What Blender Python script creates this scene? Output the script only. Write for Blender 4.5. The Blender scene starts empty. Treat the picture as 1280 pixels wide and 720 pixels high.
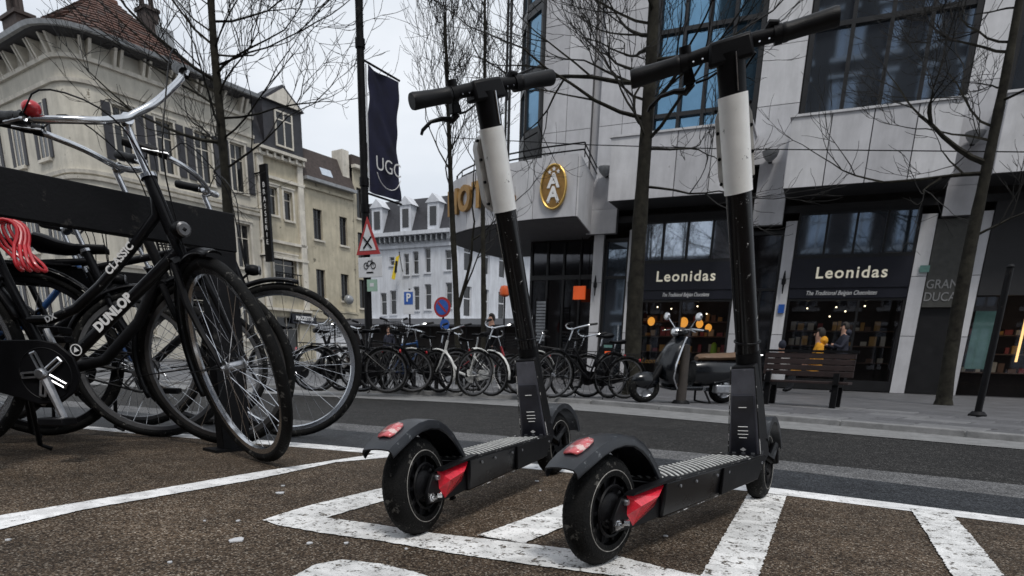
import bpy, bmesh, math, random
from mathutils import Vector, Matrix
PI = math.pi
rad = math.radians
random.seed(7)
S = bpy.context.scene
C = S.collection

# ---------------------------------------------------------------- camera
EYE = Vector((0, 0, 0.43))
F, CX, CY = 795.0, 645.0, 675.0          # focal length and principal point, photograph pixels
pt, rl, yw = 0.2748, 0.0325, 0.4255
Rz = Matrix(((math.cos(yw), math.sin(yw), 0), (-math.sin(yw), math.cos(yw), 0), (0, 0, 1)))
Bm = Matrix(((1, 0, 0), (0, 0, -1), (0, 1, 0)))
Rx = Matrix(((1, 0, 0), (0, math.cos(pt), -math.sin(pt)), (0, math.sin(pt), math.cos(pt))))
Rr = Matrix(((math.cos(rl), -math.sin(rl), 0), (math.sin(rl), math.cos(rl), 0), (0, 0, 1)))
RW = Rr @ Rx @ Bm @ Rz
cam = bpy.data.cameras.new('camera')
camo = bpy.data.objects.new('camera', cam)
C.objects.link(camo)
m = Matrix((RW[0], -RW[1], -RW[2])).transposed().to_4x4()
m.translation = EYE
camo.matrix_world = m
cam.sensor_width = 36
cam.lens = 36 * F / 1280
cam.shift_x = -(CX - 640) / 1280
cam.shift_y = (CY - 360) / 1280
cam.clip_start = 0.02
cam.clip_end = 2000
cam.dof.use_dof = True
cam.dof.focus_distance = 1.75
cam.dof.aperture_fstop = 9.0
S.camera = camo

def ray(px, py):
    return RW.transposed() @ Vector(((px - CX) / F, (py - CY) / F, 1))
def gp(px, py, z=0.0):                   # point on the horizontal plane z
    d = ray(px, py); return EYE + d * ((z - EYE.z) / d.z)
def yp(px, py, Y):                       # point on the facade plane Y
    d = ray(px, py); return EYE + d * (Y / d.y)

# ---------------------------------------------------------------- world, sun
W = bpy.data.worlds.new('World'); S.world = W; W.use_nodes = True
nt = W.node_tree; nt.nodes.clear()
SUN_EL, SUN_AZ = rad(58), rad(142)       # azimuth measured from +Y clockwise
out = nt.nodes.new('ShaderNodeOutputWorld'); bg = nt.nodes.new('ShaderNodeBackground')
sky = nt.nodes.new('ShaderNodeTexSky'); sky.sky_type = 'NISHITA'; sky.sun_disc = False
sky.sun_elevation = SUN_EL; sky.sun_rotation = SUN_AZ
tc = nt.nodes.new('ShaderNodeTexCoord'); mp = nt.nodes.new('ShaderNodeMapping')
mp.inputs['Scale'].default_value = (1.2, 1.2, 3.0)
no = nt.nodes.new('ShaderNodeTexNoise'); no.inputs['Scale'].default_value = 2.2; no.inputs['Detail'].default_value = 5
cr = nt.nodes.new('ShaderNodeValToRGB')
cr.color_ramp.elements[0].position = 0.3; cr.color_ramp.elements[0].color = (6.0, 6.5, 7.2, 1)
cr.color_ramp.elements[1].position = 0.75; cr.color_ramp.elements[1].color = (8.6, 8.9, 9.3, 1)
mx = nt.nodes.new('ShaderNodeMix'); mx.data_type = 'RGBA'; mx.inputs[0].default_value = 0.93
nt.links.new(tc.outputs['Generated'], mp.inputs[0]); nt.links.new(mp.outputs[0], no.inputs[0])
nt.links.new(no.outputs[0], cr.inputs[0]); nt.links.new(sky.outputs[0], mx.inputs[6]); nt.links.new(cr.outputs[0], mx.inputs[7])
nt.links.new(mx.outputs[2], bg.inputs[0]); bg.inputs[1].default_value = 0.12
nt.links.new(bg.outputs[0], out.inputs[0])
sl = bpy.data.lights.new('sun', 'SUN'); sl.energy = 1.9; sl.angle = rad(12); sl.color = (1.0, 0.965, 0.92)
so = bpy.data.objects.new('sun', sl); C.objects.link(so)
sd = Vector((math.sin(SUN_AZ) * math.cos(SUN_EL), math.cos(SUN_AZ) * math.cos(SUN_EL), math.sin(SUN_EL)))
so.rotation_euler = sd.to_track_quat('Z', 'Y').to_euler()
S.view_settings.view_transform = 'Standard'; S.view_settings.look = 'None'
S.view_settings.exposure = -0.06; S.view_settings.gamma = 1.0
S.render.engine = 'CYCLES'

# ---------------------------------------------------------------- materials
MATS = {}
def mat(name, col, rough=0.6, metal=0.0, var=0.12, scale=6.0, bump=0.0, bscale=80.0, coat=0.0, col2=None,
        spec=0.5, speck=None, emit=None, coord='Object', rvar=0.1, streak=0.0):
    if name in MATS: return MATS[name]
    M = bpy.data.materials.new(name); M.use_nodes = True; n = M.node_tree; B = n.nodes['Principled BSDF']; K = n.links.new
    B.inputs['Metallic'].default_value = metal; B.inputs['Specular IOR Level'].default_value = spec
    if coat: B.inputs['Coat Weight'].default_value = coat; B.inputs['Coat Roughness'].default_value = 0.12
    t = n.nodes.new('ShaderNodeTexCoord')
    N = n.nodes.new('ShaderNodeTexNoise'); N.inputs['Scale'].default_value = scale; N.inputs['Detail'].default_value = 7
    N.inputs['Roughness'].default_value = 0.65
    K(t.outputs[coord], N.inputs['Vector'])
    R = n.nodes.new('ShaderNodeValToRGB')
    a = [c * (1 - var) for c in col]; b = col2 or [min(1, c * (1 + var)) for c in col]
    R.color_ramp.elements[0].position = 0.32; R.color_ramp.elements[0].color = (*a, 1)
    R.color_ramp.elements[1].position = 0.68; R.color_ramp.elements[1].color = (*b, 1)
    K(N.outputs[0], R.inputs[0]); last = R.outputs[0]
    if streak:                                       # rain streaks: noise stretched down the wall
        mg = n.nodes.new('ShaderNodeMapping'); mg.inputs['Scale'].default_value = (2.2, 2.2, 0.35); K(t.outputs[coord], mg.inputs[0])
        N4 = n.nodes.new('ShaderNodeTexNoise'); N4.inputs['Scale'].default_value = 1.6; N4.inputs['Detail'].default_value = 7; N4.inputs['Roughness'].default_value = 0.7; K(mg.outputs[0], N4.inputs['Vector'])
        r4 = n.nodes.new('ShaderNodeMapRange'); r4.inputs['From Min'].default_value = 0.38; r4.inputs['From Max'].default_value = 0.62; r4.inputs['To Min'].default_value = 1 - streak; r4.inputs['To Max'].default_value = 1.04; K(N4.outputs[0], r4.inputs[0])
        v4 = n.nodes.new('ShaderNodeVectorMath'); v4.operation = 'SCALE'; K(last, v4.inputs[0]); K(r4.outputs[0], v4.inputs['Scale']); last = v4.outputs[0]
    if speck:                                        # (colour, scale, threshold): scuffs and chips
        N2 = n.nodes.new('ShaderNodeTexNoise'); N2.inputs['Scale'].default_value = speck[1]; N2.inputs['Detail'].default_value = 9
        N2.inputs['Roughness'].default_value = 0.75; K(t.outputs[coord], N2.inputs['Vector'])
        r2 = n.nodes.new('ShaderNodeValToRGB'); r2.color_ramp.elements[0].position = speck[2]; r2.color_ramp.elements[1].position = speck[2] + 0.03
        K(N2.outputs[0], r2.inputs[0]); X = n.nodes.new('ShaderNodeMix'); X.data_type = 'RGBA'
        K(r2.outputs[0], X.inputs[0]); K(last, X.inputs[6]); X.inputs[7].default_value = (*speck[0], 1); last = X.outputs[2]
    K(last, B.inputs['Base Color'])
    rr = n.nodes.new('ShaderNodeMapRange'); rr.inputs['To Min'].default_value = max(0.02, rough - rvar); rr.inputs['To Max'].default_value = min(1, rough + rvar)
    K(N.outputs[0], rr.inputs[0]); K(rr.outputs[0], B.inputs['Roughness'])
    if bump:
        N3 = n.nodes.new('ShaderNodeTexNoise'); N3.inputs['Scale'].default_value = bscale; N3.inputs['Detail'].default_value = 5
        K(t.outputs[coord], N3.inputs['Vector']); bp = n.nodes.new('ShaderNodeBump'); bp.inputs['Strength'].default_value = bump
        bp.inputs['Distance'].default_value = 0.01; K(N3.outputs[0], bp.inputs['Height']); K(bp.outputs[0], B.inputs['Normal'])
    if emit:
        B.inputs['Emission Color'].default_value = (*emit[0], 1); B.inputs['Emission Strength'].default_value = emit[1]
    MATS[name] = M; return M

def aggregate(name, cols, cell, rough, bump=0.6, stain=0.25, paint=None):
    """ground made of small stones: every voronoi cell is a stone with a colour of its own"""
    M = bpy.data.materials.new(name); M.use_nodes = True; n = M.node_tree; B = n.nodes['Principled BSDF']; K = n.links.new; B.inputs['Specular IOR Level'].default_value = 0.22
    t = n.nodes.new('ShaderNodeTexCoord')
    V = n.nodes.new('ShaderNodeTexVoronoi'); V.inputs['Scale'].default_value = 1 / cell; K(t.outputs['Object'], V.inputs['Vector'])
    sp = n.nodes.new('ShaderNodeSeparateColor'); K(V.outputs['Color'], sp.inputs[0])
    R = n.nodes.new('ShaderNodeValToRGB'); R.color_ramp.interpolation = 'LINEAR'
    while len(R.color_ramp.elements) < len(cols): R.color_ramp.elements.new(0.5)
    for i, (p, c) in enumerate(cols): R.color_ramp.elements[i].position = p; R.color_ramp.elements[i].color = (*c, 1)
    K(sp.outputs[0], R.inputs[0])
    dk = n.nodes.new('ShaderNodeMapRange'); dk.inputs['From Min'].default_value = 0.0; dk.inputs['From Max'].default_value = cell * 0 + 0.75
    dk.inputs['To Min'].default_value = 1.15; dk.inputs['To Max'].default_value = 0.35; K(V.outputs['Distance'], dk.inputs[0])
    big = n.nodes.new('ShaderNodeTexNoise'); big.inputs['Scale'].default_value = 1.6; big.inputs['Detail'].default_value = 8; K(t.outputs['Object'], big.inputs['Vector'])
    bm_ = n.nodes.new('ShaderNodeMapRange'); bm_.inputs['From Min'].default_value = 0.3; bm_.inputs['From Max'].default_value = 0.7
    bm_.inputs['To Min'].default_value = 1 - stain; bm_.inputs['To Max'].default_value = 1 + stain; K(big.outputs[0], bm_.inputs[0])
    sm2 = n.nodes.new('ShaderNodeTexNoise'); sm2.inputs['Scale'].default_value = 9; sm2.inputs['Detail'].default_value = 6; sm2.inputs['Distortion'].default_value = 1.2; K(t.outputs['Object'], sm2.inputs['Vector'])
    sm3 = n.nodes.new('ShaderNodeMapRange'); sm3.inputs['From Min'].default_value = 0.33; sm3.inputs['From Max'].default_value = 0.62; sm3.inputs['To Min'].default_value = 0.72; sm3.inputs['To Max'].default_value = 1.08; K(sm2.outputs[0], sm3.inputs[0])
    smm = n.nodes.new('ShaderNodeMath'); smm.operation = 'MULTIPLY'; K(bm_.outputs[0], smm.inputs[0]); K(sm3.outputs[0], smm.inputs[1])
    mu = n.nodes.new('ShaderNodeMath'); mu.operation = 'MULTIPLY'; K(dk.outputs[0], mu.inputs[0]); K(smm.outputs[0], mu.inputs[1])
    X = n.nodes.new('ShaderNodeVectorMath'); X.operation = 'SCALE'; K(R.outputs[0], X.inputs[0]); K(mu.outputs[0], X.inputs['Scale'])
    last = X.outputs[0]
    if paint:                                        # worn road paint: stones poke through where a noise says so
        N = n.nodes.new('ShaderNodeTexNoise'); N.inputs['Scale'].default_value = paint[1]; N.inputs['Detail'].default_value = 8; N.inputs['Roughness'].default_value = 0.72
        K(t.outputs['Object'], N.inputs['Vector'])
        a = n.nodes.new('ShaderNodeMath'); a.operation = 'ADD'; b2 = n.nodes.new('ShaderNodeMath'); b2.operation = 'MULTIPLY'; b2.inputs[1].default_value = 0.16
        K(sp.outputs[1], b2.inputs[0]); K(N.outputs[0], a.inputs[0]); K(b2.outputs[0], a.inputs[1])
        r2 = n.nodes.new('ShaderNodeValToRGB'); r2.color_ramp.elements[0].position = paint[2]; r2.color_ramp.elements[1].position = paint[2] + 0.10
        K(a.outputs[0], r2.inputs[0]); Q = n.nodes.new('ShaderNodeMix'); Q.data_type = 'RGBA'; K(r2.outputs[0], Q.inputs[0])
        pn = n.nodes.new('ShaderNodeVectorMath'); pn.operation = 'SCALE'; pn.inputs[0].default_value = paint[0]; K(smm.outputs[0], pn.inputs['Scale'])
        K(pn.outputs[0], Q.inputs[6]); K(last, Q.inputs[7]); last = Q.outputs[2]
    K(last, B.inputs['Base Color'])
    rr = n.nodes.new('ShaderNodeMapRange'); rr.inputs['To Min'].default_value = rough - 0.15; rr.inputs['To Max'].default_value = rough + 0.12
    K(big.outputs[0], rr.inputs[0]); K(rr.outputs[0], B.inputs['Roughness'])
    bp = n.nodes.new('ShaderNodeBump'); bp.inputs['Strength'].default_value = bump; bp.inputs['Distance'].default_value = cell * 0.5; bp.invert = True
    K(V.outputs['Distance'], bp.inputs['Height']); K(bp.outputs[0], B.inputs['Normal'])
    MATS[name] = M; return M

def glass(name, tint=(0.05, 0.06, 0.07), rough=0.04, wave=0.02, metal=0.9):
    M = mat(name, tint, rough, metal, var=0.15, scale=1.5, bump=wave, bscale=2.5, rvar=0.02); return M

M_BAY = aggregate('brown_chip_asphalt', [(0.0, (0.022, 0.015, 0.010)), (0.3, (0.075, 0.050, 0.032)), (0.6, (0.15, 0.105, 0.068)), (0.85, (0.22, 0.17, 0.125)), (1.0, (0.46, 0.40, 0.33))], 0.0042, 0.8, 1.0, 0.42)
M_PAINT = aggregate('worn_white_road_paint', [(0.0, (0.02, 0.015, 0.012)), (0.5, (0.10, 0.075, 0.055)), (1.0, (0.3, 0.26, 0.2))], 0.0052, 0.72, 0.7, 0.24, paint=((0.80, 0.80, 0.79), 34, 0.62))
M_PAINTC = aggregate('clean_white_road_paint', [(0.0, (0.03, 0.025, 0.02)), (0.5, (0.08, 0.07, 0.06)), (1.0, (0.2, 0.18, 0.16))], 0.0052, 0.7, 0.5, 0.16, paint=((0.80, 0.80, 0.80), 30, 0.67))
M_ROAD = aggregate('dark_road_asphalt', [(0.0, (0.016, 0.015, 0.014)), (0.5, (0.027, 0.026, 0.025)), (0.85, (0.05, 0.048, 0.046)), (1.0, (0.16, 0.155, 0.15))], 0.007, 0.72, 0.5, 0.22)
M_LANE = aggregate('blue_grey_lane_asphalt', [(0.0, (0.025, 0.027, 0.032)), (0.5, (0.045, 0.049, 0.058)), (1.0, (0.10, 0.11, 0.12))], 0.007, 0.6, 0.4, 0.2)
M_BAND = aggregate('grey_concrete_band', [(0.0, (0.10, 0.10, 0.105)), (0.5, (0.19, 0.19, 0.195)), (1.0, (0.32, 0.32, 0.32))], 0.006, 0.75, 0.4, 0.18)
M_PAVE = mat('grey_paving', (0.10, 0.10, 0.105), 0.6, var=0.3, scale=3, bump=0.15, bscale=60)
M_SLAB = [mat('paving_slab_%s' % k, c, 0.55, var=0.22, scale=7, bump=0.2, bscale=120, speck=((0.05, 0.05, 0.05), 14, 0.62)) for k, c in
          (('light', (0.17, 0.17, 0.175)), ('middle', (0.13, 0.13, 0.137)), ('dark', (0.10, 0.10, 0.106)))]
M_KERB = mat('kerb_stone', (0.20, 0.20, 0.20), 0.7, var=0.25, scale=9, bump=0.2)
M_BLACK = mat('black_paint', (0.004, 0.004, 0.005), 0.3, var=0.3, scale=12, speck=((0.22, 0.22, 0.22), 30, 0.64), coat=0.06, spec=0.2)
M_BLACKP = mat('black_plastic', (0.005, 0.005, 0.006), 0.45, var=0.35, scale=15, bump=0.06, bscale=300, spec=0.14)
M_RUBBER = mat('tyre_rubber', (0.006, 0.006, 0.006), 0.7, var=0.4, scale=18, bump=0.35, bscale=220, speck=((0.09, 0.087, 0.08), 30, 0.585), spec=0.15)
M_TAPE = mat('chipped_black_vinyl', (0.004, 0.004, 0.005), 0.22, var=0.3, scale=20, coat=0.08, spec=0.3, speck=((0.75, 0.75, 0.75), 34, 0.625))
M_WHITEP = mat('scuffed_white_vinyl', (0.86, 0.86, 0.84), 0.42, var=0.08, scale=10, speck=((0.10, 0.10, 0.10), 36, 0.62), coat=0.15)
M_WHITEG = mat('pale_grey_plastic', (0.50, 0.49, 0.47), 0.45, var=0.12, scale=14)
M_DUST = mat('dusty_rim_line', (0.30, 0.29, 0.27), 0.8, var=0.5, scale=30)
M_GREYP = mat('blue_grey_plastic', (0.085, 0.088, 0.11), 0.38, var=0.35, scale=14, speck=((0.4, 0.4, 0.42), 24, 0.65), coat=0.2)
M_COVER = mat('dark_blue_grey_plastic', (0.016, 0.017, 0.026), 0.35, var=0.4, scale=14, speck=((0.35, 0.35, 0.37), 26, 0.65), coat=0.15)
M_EDGE = mat('chipped_glint_edge', (0.006, 0.006, 0.006), 0.5, speck=((0.6, 0.6, 0.6), 16, 0.53))  # pale flecks put both chips and white edge reflections into the colour
M_FEND = mat('dusty_fender_plastic', (0.012, 0.014, 0.018), 0.34, var=0.5, scale=16, speck=((0.13, 0.14, 0.15), 45, 0.60), spec=0.45)
M_CHROME = mat('chrome', (0.62, 0.63, 0.65), 0.18, 1.0, var=0.12, scale=20)
M_STEEL = mat('brushed_steel', (0.42, 0.43, 0.45), 0.35, 1.0, var=0.25, scale=16)
M_DARKST = mat('dark_coated_steel', (0.005, 0.005, 0.006), 0.5, var=0.4, scale=5, bump=0.12, bscale=90, spec=0.16, speck=((0.03, 0.028, 0.026), 12, 0.60))
M_RED = mat('red_reflector', (0.80, 0.015, 0.04), 0.16, var=0.25, scale=40, bump=0.25, bscale=260, coat=0.8, speck=((0.25, 0.12, 0.12), 30, 0.66))
M_PINK = mat('dusty_red_reflector', (0.55, 0.10, 0.11), 0.3, var=0.3, scale=40, coat=0.5, speck=((0.75, 0.55, 0.52), 26, 0.52))
M_MAT = mat('grip_rubber', (0.008, 0.008, 0.008), 0.6, var=0.3, scale=30)
M_RIDGE = mat('grip_ridge_grit', (0.50, 0.50, 0.48), 0.7, var=0.4, scale=60)
M_STICK = mat('white_sticker', (0.72, 0.72, 0.72), 0.5, var=0.05)
M_GRIP = mat('grip_foam', (0.005, 0.005, 0.006), 0.45, var=0.3, scale=30, bump=0.15, bscale=400, spec=0.22)
M_CABRED = mat('red_cable_sleeve', (0.42, 0.012, 0.02), 0.35, var=0.25, scale=20, coat=0.3)
M_BARK = mat('dark_bark', (0.014, 0.012, 0.010), 0.95, var=0.4, scale=9, bump=0.7, bscale=28, col2=(0.036, 0.034, 0.026), spec=0.2)
M_TWIG = mat('twig_bark', (0.010, 0.009, 0.008), 0.9, var=0.3)
M_STONE = [mat('pale_stone_%s' % k, c, 0.7, var=0.10, scale=2.2, bump=0.08, bscale=60, speck=((0.24, 0.24, 0.245), 5, 0.66), streak=0.12) for k, c in
           (('light', (0.56, 0.56, 0.575)), ('middle', (0.51, 0.51, 0.53)), ('dark', (0.46, 0.46, 0.48)))]
M_JOINT = mat('stone_joint', (0.10, 0.10, 0.105), 0.9)
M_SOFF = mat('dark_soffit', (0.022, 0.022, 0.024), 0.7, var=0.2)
M_FRAME = mat('dark_window_frame', (0.008, 0.008, 0.009), 0.4, var=0.2)
M_BLUEG = glass('blue_tinted_glass', (0.15, 0.28, 0.40), 0.03)
M_DARKG = glass('dark_tinted_glass', (0.20, 0.24, 0.29), 0.03)
M_PALEG = glass('pale_sky_glass', (0.42, 0.47, 0.54), 0.03)
M_SHOPG = glass('shop_glass', (0.07, 0.07, 0.075), 0.05)
M_HOUSEG = mat('house_window_glass', (0.012, 0.013, 0.015), 0.12, 0.0, var=0.3, scale=2, spec=0.6)
M_NAVY = mat('navy_fascia', (0.003, 0.004, 0.011), 0.45, var=0.15)
M_CREAMT = mat('cream_lettering', (0.72, 0.68, 0.55), 0.5, var=0.05, emit=((1.0, 0.93, 0.75), 0.22))
M_WHITET = mat('white_lettering', (0.75, 0.75, 0.75), 0.5, var=0.05)
M_GREYT = mat('grey_lettering', (0.30, 0.30, 0.30), 0.4, 0.3, var=0.1)
M_GOLD = mat('gold_lettering', (0.30, 0.17, 0.055), 0.38, 0.75, var=0.3, scale=6)
M_SIGNW = mat('sign_white', (0.62, 0.63, 0.65), 0.4, var=0.06)
M_SIGNR = mat('sign_red', (0.36, 0.02, 0.02), 0.4, var=0.1)
M_SIGNB = mat('sign_blue', (0.02, 0.09, 0.36), 0.4, var=0.1)
M_ORANGE = mat('orange_sign', (0.75, 0.10, 0.02), 0.4, var=0.1, emit=((1.0, 0.15, 0.03), 0.25))
M_BANNER = mat('navy_banner_cloth', (0.010, 0.011, 0.035), 0.7, var=0.5, scale=3, bump=0.3, bscale=10)
M_CREAM = mat('cream_render', (0.53, 0.50, 0.43), 0.8, var=0.16, scale=1.1, bump=0.1, bscale=20, speck=((0.20, 0.18, 0.14), 2.2, 0.62), streak=0.16)
M_OCHRE = mat('ochre_stone', (0.50, 0.45, 0.34), 0.8, var=0.18, scale=1.3, bump=0.1, bscale=20, speck=((0.16, 0.145, 0.11), 2.5, 0.60), streak=0.18)
M_TRIM = mat('pale_trim', (0.66, 0.62, 0.54), 0.75, var=0.18, scale=2.2, speck=((0.25, 0.23, 0.18), 4, 0.62), streak=0.2)
M_WHITEH = mat('white_render', (0.62, 0.64, 0.68), 0.8, var=0.08, scale=0.9, speck=((0.42, 0.43, 0.46), 1.6, 0.64), streak=0.18)
M_SLATE = mat('dark_slate', (0.030, 0.030, 0.036), 0.6, var=0.35, scale=4, bump=0.3, bscale=25)
M_TILE = [mat('roof_tile_%s' % k, c, 0.75, var=0.4, scale=6, bump=0.2, bscale=60) for k, c in
          (('brown', (0.085, 0.040, 0.028)), ('red', (0.10, 0.045, 0.030)), ('dark', (0.045, 0.028, 0.022)))]
M_BRICKD = mat('sooty_brick', (0.055, 0.042, 0.038), 0.85, var=0.4, scale=8, bump=0.3)
M_ZINC = mat('zinc_gutter', (0.30, 0.31, 0.32), 0.5, 0.4, var=0.25, scale=5)
M_WOOD = mat('dark_red_wood', (0.022, 0.011, 0.010), 0.55, var=0.35, scale=12, bump=0.2)
M_SKIN = mat('skin', (0.42, 0.24, 0.17), 0.6, var=0.08)
M_HAIR = mat('dark_hair', (0.02, 0.015, 0.012), 0.7)
M_YEL = mat('yellow_jacket', (0.75, 0.33, 0.01), 0.7, var=0.15)
M_NVY = mat('dark_navy_coat', (0.012, 0.014, 0.028), 0.8)
M_JEAN = mat('dark_trousers', (0.015, 0.016, 0.02), 0.85)
M_LAMPY = mat('amber_lamp', (0.8, 0.35, 0.05), 0.5, emit=((1.0, 0.42, 0.06), 0.9))
M_SPOT = mat('spot_bulb', (0.9, 0.85, 0.7), 0.5, emit=((1.0, 0.85, 0.55), 5.0))
M_WARM = mat('warm_strip_light', (0.9, 0.7, 0.4), 0.5, emit=((1.0, 0.6, 0.2), 1.6))
M_TEAL = mat('teal_poster', (0.07, 0.13, 0.12), 0.5, var=0.5, scale=3, emit=((0.3, 0.7, 0.62), 0.05))
M_GREEN = mat('lime_packaging', (0.25, 0.42, 0.02), 0.5)
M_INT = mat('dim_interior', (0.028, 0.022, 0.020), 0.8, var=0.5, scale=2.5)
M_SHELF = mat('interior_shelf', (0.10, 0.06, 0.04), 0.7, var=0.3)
M_GOODS = [mat('goods_%s' % k, c, 0.5) for k, c in (('red', (0.22, 0.03, 0.03)), ('cream', (0.4, 0.36, 0.28)), ('brown', (0.12, 0.06, 0.03)), ('gold', (0.4, 0.22, 0.05)))]
M_SEAT = mat('tan_leather', (0.13, 0.075, 0.04), 0.55, var=0.2, scale=20)
M_MOPED = mat('deep_blue_black_paint', (0.002, 0.003, 0.005), 0.25, var=0.2, coat=0.35, spec=0.4)
M_BLUEF = mat('blue_bike_paint', (0.02, 0.07, 0.20), 0.35, coat=0.4)
M_REDF = mat('red_bike_paint', (0.30, 0.015, 0.02), 0.35, coat=0.4)
M_WHITEF = mat('white_bike_paint', (0.62, 0.62, 0.60), 0.35, coat=0.4)
M_ORREF = mat('orange_reflector', (0.8, 0.22, 0.02), 0.25, coat=0.6)

# ---------------------------------------------------------------- mesh helpers
class MB:
    def __init__(s, M=None): s.v = []; s.f = []; s.M = M
    def add(s, vs, fs):
        o = len(s.v)
        for p in vs:
            p = Vector(p); s.v.append(s.M @ p if s.M else p)
        s.f += [tuple(i + o for i in f) for f in fs]
        return s
    def hexa(s, p):    # 4 bottom (ccw), 4 top
        return s.add(p, [(3, 2, 1, 0), (4, 5, 6, 7), (0, 1, 5, 4), (1, 2, 6, 5), (2, 3, 7, 6), (3, 0, 4, 7)])
    def box(s, x0, x1, y0, y1, z0, z1):
        return s.hexa([(x0, y0, z0), (x1, y0, z0), (x1, y1, z0), (x0, y1, z0), (x0, y0, z1), (x1, y0, z1), (x1, y1, z1), (x0, y1, z1)])
    def tube(s, pts, r, n=8, caps=True):
        pts = [Vector(p) for p in pts]; k = len(pts)
        rs = r if isinstance(r, (list, tuple)) else [r] * k
        T = []
        for i in range(k):
            a = pts[max(0, i - 1)]; b = pts[min(k - 1, i + 1)]; t = (b - a); T.append(t.normalized() if t.length > 1e-9 else Vector((0, 0, 1)))
        up = Vector((0, 0, 1)) if abs(T[0].z) < 0.9 else Vector((1, 0, 0))
        u = T[0].cross(up).normalized(); vs = []
        for i in range(k):
            u = (u - T[i] * u.dot(T[i])); u = u.normalized() if u.length > 1e-6 else T[i].orthogonal().normalized()
            w = T[i].cross(u)
            for j in range(n):
                a = 2 * PI * j / n; vs.append(pts[i] + (u * math.cos(a) + w * math.sin(a)) * rs[i])
        fs = [(i * n + j, i * n + (j + 1) % n, (i + 1) * n + (j + 1) % n, (i + 1) * n + j) for i in range(k - 1) for j in range(n)]
        if caps: fs += [tuple(range(n))[::-1], tuple(range((k - 1) * n, k * n))]
        return s.add(vs, fs)
    def torus(s, c, R, r, n=40, k=8, ry=None, a0=0, a1=2 * PI):      # axis along local y, section r (radial) x ry (axial)
        ry = ry or r; full = abs(a1 - a0 - 2 * PI) < 1e-6; m_ = n if full else n + 1; c = Vector(c); vs = []
        for i in range(m_):
            a = a0 + (a1 - a0) * i / n
            for j in range(k):
                b = 2 * PI * j / k; q = R + r * math.cos(b)
                vs.append(c + Vector((q * math.cos(a), ry * math.sin(b), q * math.sin(a))))
        fs = []
        for i in range(n):
            i2 = (i + 1) % m_
            for j in range(k): fs.append((i * k + j, i * k + (j + 1) % k, i2 * k + (j + 1) % k, i2 * k + j))
        return s.add(vs, fs)
    def lathe(s, c, prof, n=24, axis='y'):      # prof: (radius, height along the axis)
        c = Vector(c); vs = []; k = len(prof)
        for i in range(n):
            a = 2 * PI * i / n
            for r, h in prof:
                q = (r * math.cos(a), h, r * math.sin(a)) if axis == 'y' else ((r * math.cos(a), r * math.sin(a), h) if axis == 'z' else (h, r * math.cos(a), r * math.sin(a)))
                vs.append(c + Vector(q))
        fs = [(i * k + j, i * k + j + 1, ((i + 1) % n) * k + j + 1, ((i + 1) % n) * k + j) for i in range(n) for j in range(k - 1)]
        return s.add(vs, fs)
    def prism(s, poly, y0, y1):                 # polygon in x,z pushed along y
        n = len(poly); vs = [(x, y0, z) for x, z in poly] + [(x, y1, z) for x, z in poly]
        return s.add(vs, [tuple(range(n)), tuple(range(2 * n - 1, n - 1, -1))] + [(i, i + n, (i + 1) % n + n, (i + 1) % n) for i in range(n)])
    def prismz(s, poly, z0, z1):
        n = len(poly); vs = [(x, y, z0) for x, y in poly] + [(x, y, z1) for x, y in poly]
        return s.add(vs, [tuple(range(n))[::-1], tuple(range(n, 2 * n))] + [(i, (i + 1) % n, (i + 1) % n + n, i + n) for i in range(n)])
    def strip(s, prof, y0, y1, th=0.003):       # bent sheet: profile of (x,z), pushed along y, with thickness
        n = len(prof); P = [Vector((x, 0, z)) for x, z in prof]; N = []
        for i in range(n):
            t = (P[min(n - 1, i + 1)] - P[max(0, i - 1)]).normalized(); N.append(Vector((-t.z, 0, t.x)))
        o = [(P[i] + N[i] * th) for i in range(n)]
        return s.prism([(p.x, p.z) for p in P] + [(p.x, p.z) for p in reversed(o)], y0, y1)
    def ball(s, c, r, n=12, sc=(1, 1, 1)):
        c = Vector(c); k = n // 2; vs = []; fs = []
        for i in range(k + 1):
            t = PI * i / k
            for j in range(n):
                a = 2 * PI * j / n; vs.append(c + Vector((r * sc[0] * math.sin(t) * math.cos(a), r * sc[1] * math.sin(t) * math.sin(a), r * sc[2] * math.cos(t))))
        for i in range(k):
            for j in range(n): fs.append((i * n + j, (i + 1) * n + j, (i + 1) * n + (j + 1) % n, i * n + (j + 1) % n))
        return s.add(vs, fs)
    def build(s, name, m_, parent=None, bevel=0, smooth=True, kind=None):
        me = bpy.data.meshes.new(name); me.from_pydata([tuple(p) for p in s.v], [], s.f)
        b = bmesh.new(); b.from_mesh(me); bmesh.ops.remove_doubles(b, verts=b.verts, dist=1e-6); bmesh.ops.recalc_face_normals(b, faces=b.faces); b.to_mesh(me); b.free()
        if smooth:
            me.shade_smooth(); me.set_sharp_from_angle(angle=rad(38))
        me.materials.append(m_)
        return link(name, me, parent, bevel, kind)

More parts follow.
